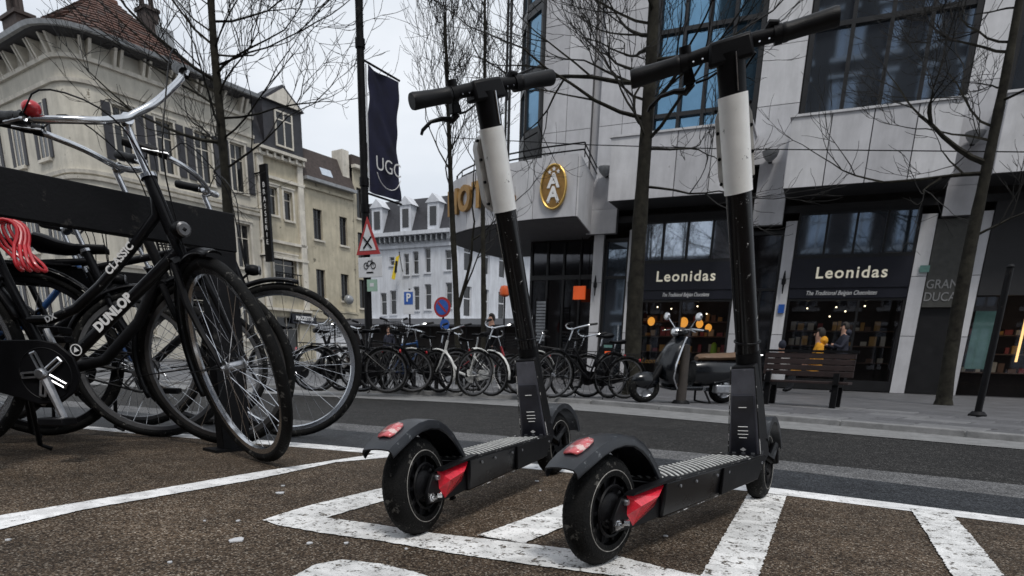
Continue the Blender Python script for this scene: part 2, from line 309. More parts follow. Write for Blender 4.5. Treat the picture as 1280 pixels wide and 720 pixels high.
def link(name, me, parent=None, bevel=0, kind=None):
    o = bpy.data.objects.new(name, me); C.objects.link(o)
    if parent: o.parent = parent
    if bevel:
        b = o.modifiers.new('bevel', 'BEVEL'); b.width = bevel; b.segments = 2; b.limit_method = 'ANGLE'; b.angle_limit = rad(40)
    if kind: o['kind'] = kind
    return o
def tag(o, label, cat, group=None):
    o['label'] = label; o['category'] = cat
    if group: o['group'] = group
    return o
def thing(name, label, cat, loc=(0, 0, 0), rz=0.0, group=None, rx=0.0, scale=1.0):
    o = bpy.data.objects.new(name, None); C.objects.link(o); o.location = loc; o.rotation_euler = (rx, 0, rz)
    o.scale = (scale,) * 3; o.empty_display_size = 0.1
    return tag(o, label, cat, group)
def dup(root, loc, rz, label, rx=0.0, scale=None, swap=None):
    r = root.copy(); C.objects.link(r); r.location = loc; r.rotation_euler = (rx, 0, rz); r['label'] = label
    if scale: r.scale = (scale,) * 3
    for ch in list(root.children):
        c = ch.copy(); C.objects.link(c); c.parent = r
        if swap and ch.name.split('.')[0] in swap: c.data = ch.data.copy(); c.data.materials[0] = swap[ch.name.split('.')[0]]
        for g in ch.children:
            d = g.copy(); C.objects.link(d); d.parent = c
    return r
def text(name, body, size, m_, parent, M, bold=0.0, ext=0.004, align='CENTER', sx=1.0, shear=0.0, space=1.0):
    cu = bpy.data.curves.new(name, 'FONT'); cu.body = body; cu.size = size; cu.extrude = ext; cu.offset = bold; cu.align_x = align; cu.align_y = 'CENTER'
    cu.shear = shear; cu.space_character = space; cu.resolution_u = 4
    o = bpy.data.objects.new(name, cu); C.objects.link(o)
    me = bpy.data.meshes.new_from_object(o.evaluated_get(bpy.context.evaluated_depsgraph_get())); bpy.data.objects.remove(o); bpy.data.curves.remove(cu)
    me.transform(M @ Matrix.Diagonal((sx, 1, 1, 1))); me.materials.clear(); me.materials.append(m_)
    return link(name, me, parent)
def wallM(x, y, z):      # text standing on a wall that faces local -y
    return Matrix.Translation((x, y, z)) @ Matrix.Rotation(PI / 2, 4, 'X')
def lerp(a, b, t): return a + (b - a) * t
def struct(o): o['kind'] = 'structure'; return o

# ================================================================ GROUND
def sheet(name, m_, polyline_far, polyline_near, z, parent=None, jit=0.0, sub=1):
    """flat sheet between two polylines (same number of points)"""
    vs = []; n = 0
    A = []; B = []
    for i in range(len(polyline_far) - 1):
        for k in range(sub):
            t = k / sub; A.append(Vector(polyline_far[i]).lerp(Vector(polyline_far[i + 1]), t)); B.append(Vector(polyline_near[i]).lerp(Vector(polyline_near[i + 1]), t))
    A.append(Vector(polyline_far[-1])); B.append(Vector(polyline_near[-1]))
    rnd = random.Random(len(A) * 13 + 5)
    def j(): return Vector((rnd.uniform(-jit, jit), rnd.uniform(-jit, jit)))
    A = [p + j() for p in A]; B = [p + j() for p in B]; n = len(A)
    b = MB(); b.add([(p.x, p.y, z) for p in A] + [(p.x, p.y, z) for p in B], [(i, i + 1, n + i + 1, n + i) for i in range(n - 1)])
    return b.build(name, m_, parent, smooth=False)
def G2(px, py, z=0): p = gp(px, py, z); return (p.x, p.y)
# the streets' edge lines, followed point by point (x, y in metres)
def line_(pts, x0, x1):
    P = [G2(*q) for q in pts]
    a, b = P[0], P[1]; s = (b[1] - a[1]) / (b[0] - a[0]); P = [(x0, a[1] + s * (x0 - a[0]) * 0.6)] + P
    a, b = P[-2], P[-1]; s = (b[1] - a[1]) / (b[0] - a[0]); P = P + [(x1, b[1] + s * (x1 - b[0]))]
    return P
def at_x(P, x):
    for a, b in zip(P, P[1:]):
        if a[0] <= x <= b[0]: return a[1] + (b[1] - a[1]) * (x - a[0]) / (b[0] - a[0])
    return P[0][1] if x < P[0][0] else P[-1][1]
def res(P, n=60, x0=-60, x1=60):
    xs = [x0, -30, -18] + [-12 + i * 0.35 for i in range(n)] + [14, 25, x1]
    return [(x, at_x(P, x)) for x in xs]
L_KERB = res(line_([(412, 489.5), (560, 495), (720, 504), (960, 525), (1280, 553.5)], -60, 60))
L_GUT = res(line_([(412, 496.5), (560, 503), (720, 513), (960, 534.5), (1280, 562.5)], -60, 60))
L_B2a = res(line_([(300, 519), (400, 527), (645, 546), (981, 576), (1280, 606.5)], -60, 60))
L_B2b = res(line_([(300, 527), (400, 535.5), (645, 556), (981, 587.5), (1280, 623)], -60, 60))
L_W1a = res(line_([(155, 537), (420, 557.5), (700, 583), (961, 609.5), (1280, 649)], -60, 60))
L_W1b = res(line_([(155, 541), (420, 563), (700, 590), (961, 617), (1280, 657)], -60, 60))

base = MB().add([(-900, -900, -0.03), (900, -900, -0.03), (900, 900, -0.03), (-900, 900, -0.03)], [(0, 1, 2, 3)]).build('ground', M_ROAD, smooth=False); struct(base)
bay = sheet('parking_bay', M_BAY, L_W1a, [(x, -30) for x, y in L_W1a], 0.0); struct(bay)
lane = sheet('cycle_lane', M_LANE, L_B2b, L_W1a, 0.0); struct(lane)
band = sheet('concrete_band', M_BAND, L_B2a, L_B2b, 0.0); struct(band)
road = sheet('road', M_ROAD, L_GUT, L_B2a, 0.0); struct(road)
gut = sheet('gutter_strip', M_KERB, L_KERB, L_GUT, 0.004); struct(gut)
# pavement raised by a low kerb
kz = 0.045
kb = MB(); n = len(L_KERB)
kb.add([(x, y, -0.02) for x, y in L_KERB] + [(x, y, kz - 0.008) for x, y in L_KERB] + [(x, y + 0.02, kz) for x, y in L_KERB] + [(x, y + 0.12, kz) for x, y in L_KERB],
       [(r * n + i, r * n + i + 1, (r + 1) * n + i + 1, (r + 1) * n + i) for r in range(3) for i in range(n - 1)])
kerb = kb.build('kerb', M_KERB, smooth=False); struct(kerb)
pav = sheet('pavement', M_PAVE, [(x, 300) for x, y in L_KERB], [(x, y + 0.12) for x, y in L_KERB], kz - 0.006); struct(pav)
# paving slabs laid in rows along the kerb, each its own piece
slabmesh = []
for k in range(6):
    b = MB(); w = 0.47; d = 0.36
    b.add([(0, 0, 0), (w, 0, 0), (w, d, 0), (0, d, 0), (0.004, 0.004, 0.006), (w - 0.004, 0.004, 0.006), (w - 0.004, d - 0.004, 0.006), (0.004, d - 0.004, 0.006)],
          [(4, 5, 6, 7), (0, 1, 5, 4), (1, 2, 6, 5), (2, 3, 7, 6), (3, 0, 4, 7)])
    o = b.build('paving_slab', M_SLAB[k % 3], pav, smooth=False); slabmesh.append(o.data); bpy.data.objects.remove(o)
rs = random.Random(3)
for row in range(6):
    x = -6.5 + (row % 2) * 0.23
    while x < 3.6:
        y = at_x(L_KERB, x + 0.235) + 0.125 + row * 0.368
        sl_ = (at_x(L_KERB, x + 0.47) - at_x(L_KERB, x)) / 0.47
        o = link('paving_slab', slabmesh[rs.choice([0, 1, 2, 3, 4, 5])], pav); o.location = (x, y - sl_ * 0.235, kz - 0.006 + rs.uniform(-0.001, 0.002)); o.rotation_euler = (0, 0, math.atan(sl_))
        x += 0.478
# kerb stones set end to end
x = -7.0; rs = random.Random(9)
while x < 3.4:
    a_, b_ = (x + .006, at_x(L_KERB, x + .006)), (x + .794, at_x(L_KERB, x + .794)); h_ = kz + .003 + rs.uniform(-.001, .002); o_ = rs.uniform(-.003, .003)
    MB().hexa([(a_[0], a_[1] - .012 + o_, -.02), (b_[0], b_[1] - .012 + o_, -.02), (b_[0], b_[1] + .115, -.02), (a_[0], a_[1] + .115, -.02), (a_[0], a_[1] - .004 + o_, h_), (b_[0], b_[1] - .004 + o_, h_), (b_[0], b_[1] + .115, h_), (a_[0], a_[1] + .115, h_)]).build('kerb_stone', M_KERB, kerb, bevel=.006, smooth=False)
    x += .80
# thin markings
def mark(name, poly, m_, jit=0.0022, z=0.0015, seg=0.009, parent=None):
    P = []; rnd = random.Random(int(abs(poly[0][0]) * 1000))
    for i in range(len(poly)):
        a = Vector(poly[i]); b = Vector(poly[(i + 1) % len(poly)]); k = max(1, int((b - a).length / seg))
        for q in range(k):
            p = a.lerp(b, q / k); P.append((p.x + rnd.uniform(-jit, jit), p.y + rnd.uniform(-jit, jit), z))
    bm_ = bmesh.new(); vs = [bm_.verts.new(p) for p in P]; f = bm_.faces.new(vs); bmesh.ops.triangulate(bm_, faces=[f]); bmesh.ops.recalc_face_normals(bm_, faces=bm_.faces)
    me = bpy.data.meshes.new(name); bm_.to_mesh(me); bm_.free(); me.materials.append(m_)
    return link(name, me, parent)
o = sheet('painted_line', M_PAINTC, L_W1a, L_W1b, 0.0015, bay, jit=0.003)
def pxmark(pts, m_=M_PAINT, z=0.0015, **k): return mark('painted_line', [G2(*p) for p in pts], m_, z=z, parent=bay, **k)
pxmark([(0, 645.5), (100, 629), (320, 591), (470, 568), (515, 563), (540, 563), (500, 571), (420, 578.5), (320, 600), (100, 639), (0, 663), (-140, 694), (-140, 669)], M_PAINTC, z=0.003)
# scooter bay outline
pxmark([(329, 651), (382, 634), (485, 609), (560, 592), (640, 576), (665, 573), (640, 583), (545, 606), (490, 624), (408, 648), (460, 655), (545, 668), (600, 674), (700, 686), (758, 693), (855, 717), (1000, 745), (1150, 775),
        (1150, 800), (900, 748), (790, 724), (700, 712), (640, 704), (560, 692), (480, 678), (400, 667), (345, 657)], M_PAINT, z=0.003)
pxmark([(597, 671), (650, 652), (720, 626), (800, 600), (850, 588), (800, 612), (740, 638), (705, 660), (655, 681)], M_PAINT, z=0.0045)
pxmark([(936, 617), (983, 621), (960, 687), (948, 722), (925, 800), (790, 800), (876, 722), (905, 670)], M_PAINT, z=0.0045)
pxmark([(1137, 636), (1186, 641), (1215, 672), (1250, 716), (1320, 800), (1235, 800), (1190, 722), (1160, 672)], M_PAINT, z=0.0045)
pxmark([(365, 722), (395, 706), (428, 700), (480, 706), (520, 716), (560, 730), (620, 760), (600, 790), (300, 790), (310, 750)], M_PAINT, z=0.0015)
# bits of litter and pale stones trodden into the bay
for q in ((350, 617, .013), (295, 676, .018), (354, 608, .007), (298, 652, .006), (256, 652, .004), (213, 704, .005), (10, 676, .006), (387, 680, .007), (433, 680, .006), (671, 602, .008), (675, 614, .005), (832, 671, .006), (508, 687, .004)):
    p = gp(q[0], q[1]); b = MB(); rr_ = random.Random(q[0]); k = 9
    pts = [(p.x + q[2] * rr_.uniform(.6, 1.2) * math.cos(a * 2 * PI / k), p.y + q[2] * 1.1 * rr_.uniform(.6, 1.2) * math.sin(a * 2 * PI / k)) for a in range(k)]
    b.prismz(pts, 0.001, 0.004)
    o = b.build('gum_spot', M_SIGNW, bay, smooth=False)

# ================================================================ KICK SCOOTERS
WR = 0.122
def scooter(label, A, B, lean, steer, fsteer):
    A = Vector((A[0], A[1], 0)); B = Vector((B[0], B[1], 0)); hd = math.atan2(B.y - A.y, B.x - A.x); WB = 1.03
    t = thing('electric_scooter', label, 'scooter', A, hd, 'rental electric scooters in the marked bay', rx=-lean)
    def wheel(name, par, c, M=None, axle=True):
        w = MB(M); R = WR; hw = 0.031
        prof = []
        for k in range(15):
            a = -0.62 * PI + 1.24 * PI * k / 14; prof.append((R - 0.034 + 0.034 * math.cos(a), hw * math.sin(a) * (1.0 if abs(a) > 0.35 * PI else 1.05)))
        w.lathe(c, prof, 56)
        o = w.build(name, M_RUBBER, par)
        g = MB(M)                                   # shallow tread blocks on the shoulders
        for i in range(52):
            a = 2 * PI * i / 52
            for sgn in (-1, 1):
                q = Matrix.Translation(c) @ Matrix.Rotation(-a, 4, 'Y'); vs = [q @ Vector(p) for p in ((0.112, sgn * .012, -.004), (0.108, sgn * .0265, -.005), (0.108, sgn * .0265, .003), (0.112, sgn * .012, .004), (0.1200, sgn * .0125, -.0036), (0.1085, sgn * .0262, -.0045), (0.1085, sgn * .0262, .0027), (0.1200, sgn * .0125, .0036))]
                g.hexa(vs)
        g.build('tread', M_RUBBER, o, smooth=False, kind='stuff')
        r = MB(M); r.lathe(c, [(0.086, -.022), (0.081, -.027), (0.074, -.014), (0.038, -.012), (0.036, -.020), (0.012, -.022), (0.012, .022), (0.036, .020), (0.038, .012), (0.074, .014), (0.081, .027), (0.086, .022)], 40)
        for i in range(10):
            a = 2 * PI * i / 10; e = Vector((math.cos(a), 0, math.sin(a))); r.tube([Vector(c) + e * .034 + Vector((0, -.018, 0)), Vector(c) + e * .076 + Vector((0, -.018, 0))], .005, 5)
        r.build('rim', M_BLACKP, o)
        rg = MB(M)
        for sgn in (-1, 1): rg.torus(Vector(c) + Vector((0, sgn * .0305, 0)), 0.0885, 0.0012, 48, 5)
        rg.build('rim_edge', M_DUST, o)
        return o
    c = (0, 0, WR)
    w = wheel('rear_wheel', t, c)
    d = MB(); d.lathe((0, 0, WR), [(0.0, -.037), (0.020, -.037), (0.034, -.030), (0.040, -.024), (0.040, -.02)], 28); d.torus((0, -.03, WR), .055, .0035, 32, 5); d.build('brake_disc', M_DARKST, w)
    for sgn in (-1, 1):
        b = MB(); y = sgn * .058; b.lathe((-.022, y, .098), [(0, sgn * .012), (.005, sgn * .012), (.005, sgn * .004), (.0095, sgn * .004), (.0095, 0), (.0125, 0), (.0125, -sgn * .004), (0, -sgn * .004)], 6)
        b.tube([(0.006, y - sgn * .002, .098), (0.012, y + sgn * .008, .098)], .0075, 8); b.tube([(-.022, y * .4, .098), (-.022, y, .098)], .006, 8)
        b.build('axle_nut', M_CHROME, t)
        b = MB(); b.lathe((0.012, sgn * .054, .142), [(0, sgn * .008), (.006, sgn * .008), (.008, sgn * .003), (.008, 0)], 12); b.build('bolt', M_STEEL, t)
        a = MB(); a.prism([(-.036, .084), (-.036, .110), (-.002, .152), (.10, .168), (.215, .168), (.215, .086), (.10, .080), (.0, .080)], sgn * .044, sgn * .054); a.build('rear_arm', M_BLACKP, t, bevel=.002)
        # faceted wedge reflector
        y0 = sgn * .053; y1 = sgn * .080
        v = [(.018, y0, .158), (.205, y0, .169), (.145, y0, .112), (.048, y0, .082), (.020, y0, .112), (.036, y1, .132), (.115, y1, .143)]
        rfl = MB().add(v, [(0, 5, 6, 1), (0, 4, 5), (4, 3, 5), (3, 2, 6, 5), (2, 1, 6), (0, 1, 2, 3, 4)]).build('side_reflector', M_RED, t, smooth=False)
        MB().prism([(.006, .158), (.02, .164), (.214, .176), (.206, .169)], sgn * .052, sgn * .076).build('reflector_trim', M_BLACKP, rfl)
    # rear fender: a bent shell with turned down edges
    pr = [(-.156, .228), (-.138, .238), (-.105, .253), (-.068, .267), (-.025, .278), (.02, .282), (.065, .278), (.108, .262), (.145, .238), (.178, .206), (.205, .176), (.222, .152)]
    f = MB()
    rows = [(-.046, -.020), (-.0455, -.008), (-.040, 0.0), (-.02, .003), (0, .004), (.02, .003), (.040, 0), (.0455, -.008), (.046, -.020)]
    vs = []; n = len(pr)
    for th in (0, -.0035):
        for i, (x, z) in enumerate(pr):
            ta = Vector((pr[min(n - 1, i + 1)][0] - pr[max(0, i - 1)][0], pr[min(n - 1, i + 1)][1] - pr[max(0, i - 1)][1])).normalized(); nn = Vector((-ta.y, ta.x))
            wd = 1.0 if i > 1 else (0.86 + .07 * i)
            for (y, h) in rows: vs.append((x + nn.x * (h + th), y * wd * (1 if th == 0 else .93), z + nn.y * (h + th)))
    k = len(rows); fs = []
    for s_ in range(2):
        for i in range(n - 1):
            for j in range(k - 1): a = s_ * n * k + i * k + j; fs.append((a, a + 1, a + k + 1, a + k))
    for i in range(n - 1):
        for j in (0, k - 1): a = i * k + j; fs.append((a, a + k, a + k + n * k, a + n * k))
    for j in range(k - 1):
        for i in (0, n - 1): a = i * k + j; fs.append((a, a + 1, a + 1 + n * k, a + n * k))
    fe = MB().add(vs, fs).build('rear_fender', M_FEND, t)
    q = MB()
    pp = [(-.148, .0275), (-.148, .030), (-.10, .049)]
    rv = []
    for (x, z, hw) in ((-.118, .2535, .016), (-.106, .2585, .021), (-.082, .2680, .022), (-.062, .2752, .019), (-.052, .2780, .012)):
        rv += [(x, -hw, z), (x, 0, z + .003), (x, hw, z)]
    q.add(rv, [(i * 3 + j, i * 3 + j + 1, (i + 1) * 3 + j + 1, (i + 1) * 3 + j) for i in range(4) for j in range(2)])
    o = q.build('rear_reflector', M_PINK, fe); sm = o.modifiers.new('solid', 'SOLIDIFY'); sm.thickness = .004; sm.offset = 0
    # deck
    dk = MB().hexa([(.17, -.062, .080), (.79, -.058, .096), (.79, .058, .096), (.17, .062, .080), (.17, -.072, .168), (.84, -.068, .170), (.84, .068, .170), (.17, .072, .168)])
    dk.hexa([(.79, -.045, .105), (.93, -.034, .135), (.93, .034, .135), (.79, .045, .105), (.84, -.060, .170), (.945, -.036, .195), (.945, .036, .195), (.84, .060, .170)])
    deck = dk.build('deck', M_BLACK, t, bevel=.006)
    sp = MB()
    for sgn in (-1, 1):
        sp.hexa([(.50, sgn * .062, .092), (.785, sgn * .060, .101), (.785, sgn * .0695, .101), (.50, sgn * .0715, .092), (.50, sgn * .070, .166), (.835, sgn * .067, .169), (.835, sgn * .0735, .169), (.50, sgn * .0755, .166)])
    sp.build('side_panel', M_BLACKP, deck, bevel=.002)
    sc_ = MB()
    for x in (.24, .33, .46, .54, .8):
        for sgn in (-1, 1): sc_.lathe((x, sgn * .072, .15), [(0, sgn * .003), (.004, sgn * .003), (.0045, 0)], 8)
    sc_.build('screw', M_STEEL, deck, kind='stuff')
    MB().hexa([(.175, -.064, .1685), (.755, -.060, .1705), (.755, .060, .1705), (.175, .064, .1685), (.175, -.063, .1705), (.755, -.059, .1725), (.755, .059, .1725), (.175, .063, .1705)]).build('grip_mat', M_MAT, deck)
    rg = MB(); x = .188 - .15                       # raised ridges run diagonally over the mat, slightly bowed
    while x < .74:
        P_ = [(x, -.058), (x + .050, -.02), (x + .094, .02), (x + .130, .058)]
        for (xa, ya), (xb, yb) in zip(P_, P_[1:]):
            ta = 0.0 if xa >= .185 else (.185 - xa) / (xb - xa); tb = 1.0 if xb <= .745 else (.745 - xa) / (xb - xa)
            if ta >= 1 or tb <= 0 or tb - ta < .05: continue
            (xa, ya), (xb, yb) = (lerp(xa, xb, ta), lerp(ya, yb, ta)), (lerp(xa, xb, tb), lerp(ya, yb, tb))
            za = .1704 + (xa - .175) * .0034; zb = .1704 + (xb - .175) * .0034; w_ = .0052
            rg.hexa([(xa - w_, ya, za), (xa + w_, ya, za), (xb + w_, yb, zb), (xb - w_, yb, zb), (xa - w_ * .8, ya, za + .0016), (xa + w_ * .8, ya, za + .0016), (xb + w_ * .8, yb, zb + .0016), (xb - w_ * .8, yb, zb + .0016)])
        x += .0245
    rg.build('grip_ridge', M_RIDGE, deck, smooth=False, kind='stuff')
    # tapered battery housing at the foot of the stem, seen from behind
    ax = Vector((-.364, 0, 1)).normalized()        # stem direction
    foot = Vector((.93, 0, .17))
    def st(s, fx=0, y=0): n_ = Vector((ax.z, 0, -ax.x)); return foot + ax * s + n_ * fx + Vector((0, y, 0))
    hs = MB()
    def ring(s, w0, fx0, fx1): return [st(s, fx0, -w0), st(s, fx1, -w0 * .8), st(s, fx1, w0 * .8), st(s, fx0, w0)]
    hs.hexa(ring(-.02, .054, -.085, .02) + ring(.30, .036, -.046, .02))
    hs_ = hs.build('battery_housing', M_BLACKP, t, bevel=.006)
    fp_ = MB(); fp_.hexa([st(-.01, -.0848, -.050), st(-.01, -.0868, -.050), st(-.01, -.0868, .050), st(-.01, -.0848, .050), st(.292, -.0468, -.034), st(.292, -.0488, -.034), st(.292, -.0488, .034), st(.292, -.0468, .034)]); fp_.build('housing_face', M_GREYP, hs_, bevel=.0008)
    pn = MB(); pn.hexa([st(.0, -.0845, -.044), st(.0, -.0893, -.044), st(.0, -.0893, .044), st(.0, -.0845, .044), st(.215, -.0585, -.033), st(.215, -.0632, -.033), st(.215, -.0632, .033), st(.215, -.0585, .033)])
    pn.build('housing_cover', M_COVER, hs_, bevel=.002)
    def onface(s, y): return st(s, -.0855 + (s / .215) * .0263 - .0055, y)
    dc = MB()
    for s0, hw in ((.118, .015), (.105, .016), (.094, .016), (.083, .012), (.178, .012)):
        dc.tube([onface(s0, -hw), onface(s0, hw)], .0013, 4)
    k0 = onface(.045, 0); dc.add([onface(.045, -.010), onface(.039, 0), onface(.045, .010), onface(.052, 0)], [(0, 1, 2, 3)])
    dc.build('printed_mark', M_WHITET, hs_, smooth=False, kind='stuff')
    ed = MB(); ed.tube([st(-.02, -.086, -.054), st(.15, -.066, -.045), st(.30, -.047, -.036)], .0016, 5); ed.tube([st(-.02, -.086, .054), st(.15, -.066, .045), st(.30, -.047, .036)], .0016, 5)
    ed.build('worn_glint_edge', M_EDGE, hs_)  # edge lines: worn paint together with painted-in reflections
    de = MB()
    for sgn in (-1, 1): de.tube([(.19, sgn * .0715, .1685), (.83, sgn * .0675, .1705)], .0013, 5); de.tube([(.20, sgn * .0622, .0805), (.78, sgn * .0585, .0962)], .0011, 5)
    de.build('worn_glint_edge', M_EDGE, deck)  # same on the deck rims: chips and reflections in one colour
    cl = MB()
    for y in (-.030, .0, .030): cl.box(.838, .850, y - .006, y + .006, .170, .182)
    cl.build('clamp_tooth', M_STEEL, t, kind='stuff')
    # steering pivot about the stem axis
    Ms = Matrix.Translation(foot) @ Matrix.Rotation(steer, 4, ax) @ Matrix.Translation(-foot)
    Mf = Matrix.Translation(foot) @ Matrix.Rotation(fsteer, 4, ax) @ Matrix.Translation(-foot)
    MB().tube([st(.0), st(.33)], [.036, .036], 20).build('steering_column', M_BLACKP, t)
    MB(Ms).tube([st(.27), st(.765)], .0335, 28).build('stem_tube', M_TAPE, t)
    cb = MB(Ms); cb.tube([st(.335, -.036, -.0), st(.342, -.02, .03)], .002, 4); 
    ringp = [st(.36 + .006 * math.sin(a), .0365 * math.cos(a), .0365 * math.sin(a)) for a in [2 * PI * i / 20 for i in range(21)]]
    MB(Ms).tube(ringp, .0028, 6, caps=False).build('cable_tie', M_BLACK, t)
    MB(Ms).tube([st(.762), st(.985)], .0368, 28).build('stem_sleeve', M_WHITEP, t)
    MB(Ms).tube([st(.982), st(1.073)], [.033, .035], 20).build('stem_head', M_BLACKP, t)
    MB(Ms).tube([st(.99, -.034, -.011), st(1.07, -.036, -.011)], .0022, 5).build('head_seam', M_CHROME, t)
    # capsule shaped lock box on the front of the stem
    cap = []
    for i in range(24):
        a = 2 * PI * i / 24; cx_ = .047 * math.cos(a); cz_ = (.060 if math.sin(a) > 0 else -.060) + .047 * math.sin(a); cap.append((cx_, cz_))
    lk = MB(Ms); n = len(cap)
    lk.add([st(.868 + z, .026, y) for y, z in cap] + [st(.868 + z, .052, y) for y, z in cap] + [st(.868 + z * .93, .058, y * .9) for y, z in cap], [tuple(range(n))[::-1], tuple(range(2 * n, 3 * n))] + [(r * n + i, r * n + (i + 1) % n, (r + 1) * n + (i + 1) % n, (r + 1) * n + i) for r in range(2) for i in range(n)])
    lko = lk.build('lock_box', M_WHITEG, t)
    bt = MB(Ms)
    for s_ in (.79, .85, .91, .96):
        for sgn in (-1, 1): bt.tube([st(s_, .030, sgn * .040), st(s_, .018, sgn * .042)], .0042, 8)
    bt.build('lock_bolt', M_DARKST, lko)
    # handlebar
    T = 1.08
    hb = MB(Ms); hb.tube([st(T, -.004, -.15), st(T + .004, -.004, -.06), st(T + .006, 0, 0), st(T + .004, -.004, .06), st(T, -.004, .15)], .0165, 14); 
    hbo = hb.build('handlebar', M_BLACKP, t)
    MB(Ms).hexa([st(T - .028, -.034, -.055), st(T - .028, .028, -.055), st(T - .028, .028, .055), st(T - .028, -.034, .055), st(T + .024, -.022, -.050), st(T + .020, .022, -.050), st(T + .020, .022, .050), st(T + .024, -.022, .050)]).build('display_head', M_BLACKP, t, bevel=.008)
    for sgn in (-1, 1):
        prg = [(.0, .0), (.0175, .0), (.0205, .004), (.0205, .012), (.019, .016), (.0195, .06), (.0205, .10), (.0215, .118), (.020, .125), (0, .125)]
        g_ = MB(Ms @ Matrix.Translation(st(T, -.004, sgn * .117)) @ Matrix.Rotation(0, 4, 'Z')); g_.lathe((0, 0, 0), [(r, sgn * h) for r, h in prg], 22); g_.build('grip', M_GRIP, t)
        MB(Ms).tube([st(T, -.004, sgn * .100), st(T, -.004, sgn * .118)], .021, 16).build('collar', M_DARKST, t)
        sr = MB(Ms)
        for yy in (.066, .088): sr.ball(st(T - .004, -.021, sgn * yy), .0026, 6)
        sr.build('handlebar_screw', M_CHROME, hbo)
    MB(Ms).tube([st(T + .015, .0, .105), st(T + .034, .0, .105)], [.015, .0145], 14).build('bell', M_BLACKP, t)
    MB(Ms).tube([st(T + .012, .0, -.085), st(T + .026, -.004, -.095), st(T + .022, -.01, -.112)], [.012, .010, .006], 8).build('throttle_lever', M_BLACKP, t)
    bl = MB(Ms); bl.hexa([st(T - .045, .004, .085), st(T - .045, .030, .085), st(T - .045, .030, .117), st(T - .045, .004, .117), st(T - .010, .002, .092), st(T - .010, .022, .092), st(T - .010, .022, .112), st(T - .010, .002, .112)])
    blo = bl.build('brake_mount', M_BLACKP, t, bevel=.003)
    MB(Ms).tube([st(T - .045, .015, .095), st(T - .058, .026, .112), st(T - .050, .034, .140), st(T - .052, .038, .175), st(T - .068, .040, .205), st(T - .078, .040, .212)], [.010, .010, .0065, .005, .005, .004], 8).build('brake_lever', M_BLACK, t)
    cb = MB(Ms)
    cb.tube([st(T - .046, .02, .085), st(T - .044, .034, .055), st(T - .036, .040, .03), st(T - .03, .036, .015), st(T - .06, .033, .004)], .003, 6)
    cb.tube([st(T - .02, .02, -.06), st(T - .05, .038, -.03), st(T - .09, .035, -.01), st(T - .13, .034, 0)], .003, 6)
    cb.build('brake_cable', M_BLACKP, t)
    # front fork, wheel, fender
    fc = Vector((WB, 0, WR))
    fk = MB(Mf)
    for sgn in (-1, 1): fk.tube([st(-.0, 0, sgn * .02), st(-.035, .01, sgn * .046), (fc.x - .02, sgn * .05, .18), (fc.x, sgn * .05, WR)], [.017, .016, .013, .012], 10)
    fk.tube([st(-.03), st(.04)], .034, 16)
    fk.build('fork', M_BLACK, t)
    fw = wheel('front_wheel', t, fc, Mf)
    fr = MB(Mf); pr = []
    for i in range(19):
        a = rad(12 + i * 7.4); rr_ = .146 + .014 * max(0, 6 - i) / 6; pr.append((fc.x + rr_ * math.cos(a), fc.z + .004 + rr_ * math.sin(a)))
    fr.strip(pr[::-1], -.046, .046, .004)
    for sgn in (-1, 1):
        inner = [(fc.x + (p[0] - fc.x) * .90, fc.z + (p[1] - fc.z) * .90) for p in pr]
        fr.prism(pr + inner[::-1], sgn * .043, sgn * .0465)
    fr.build('front_fender', M_FEND, t)
    cbl = MB(Mf); cbl.tube([st(.16, .03, .02), st(.08, .06, .035), (fc.x + .01, .052, .22), (fc.x, .052, .13)], .0035, 6); cbl.build('motor_cable', M_BLACKP, t)
    ks = MB(); ks.tube([(.36, .045, .11), (.38, .085, .055), (.40, .118, .018)], [.008, .007, .007], 8); ks.tube([(.393, .118, .012), (.425, .122, .012)], .006, 6); ks.build('kickstand', M_BLACK, t)
    return t
scooter('black and white scooter standing left, near the corner of the painted bay', (-.866, 1.318), (-.915, 2.358), 0.086, 0.95, -0.12)
scooter('black and white scooter standing right, nearer the camera, handlebar tipped up to the right', (-.388, 1.314), (-.133, 2.288), 0.06, 0.43, 0.16)

# ================================================================ BUILDINGS
class Wall:
    """a vertical wall plane: x = along the wall, y = into the building, z = up"""
    def __init__(s, P, e, root):
        s.P = Vector((P[0], P[1], 0)); s.e = Vector((e[0], e[1], 0)).normalized(); s.n = Vector((-s.e.y, s.e.x, 0)); s.root = root
    def px(s, x, y, v=0.0):          # where the sight line meets the wall (offset v inwards)
        d = ray(x, y); Q = s.P + s.n * v; t = (Q - EYE).dot(s.n) / d.dot(s.n); w = EYE + d * t; r = w - s.P
        return r.dot(s.e), w.z
def root_for(name, label, cat, P, e, group=None):
    return thing(name, label, cat, (P[0], P[1], 0), math.atan2(e[1], e[0]), group)
def wall_mesh(b, u0, u1, z0, z1, ops, y=0.0, depth=0.25):
    us = sorted(set([u0, u1] + [v for o in ops for v in (o[0], o[1]) if u0 < v < u1])); zs = sorted(set([z0, z1] + [v for o in ops for v in (o[2], o[3]) if z0 < v < z1]))
    for i in range(len(us) - 1):
        for j in range(len(zs) - 1):
            cu = (us[i] + us[i + 1]) / 2; cz = (zs[j] + zs[j + 1]) / 2
            if any(o[0] < cu < o[1] and o[2] < cz < o[3] for o in ops): continue
            b.add([(us[i], y, zs[j]), (us[i + 1], y, zs[j]), (us[i + 1], y, zs[j + 1]), (us[i], y, zs[j + 1])], [(0, 1, 2, 3)])
    for o in ops:
        a, c, d, e = o[:4]
        b.add([(a, y, d), (c, y, d), (c, y, e), (a, y, e), (a, y + depth, d), (c, y + depth, d), (c, y + depth, e), (a, y + depth, e)],
              [(0, 1, 5, 4), (1, 2, 6, 5), (2, 3, 7, 6), (3, 0, 4, 7)])
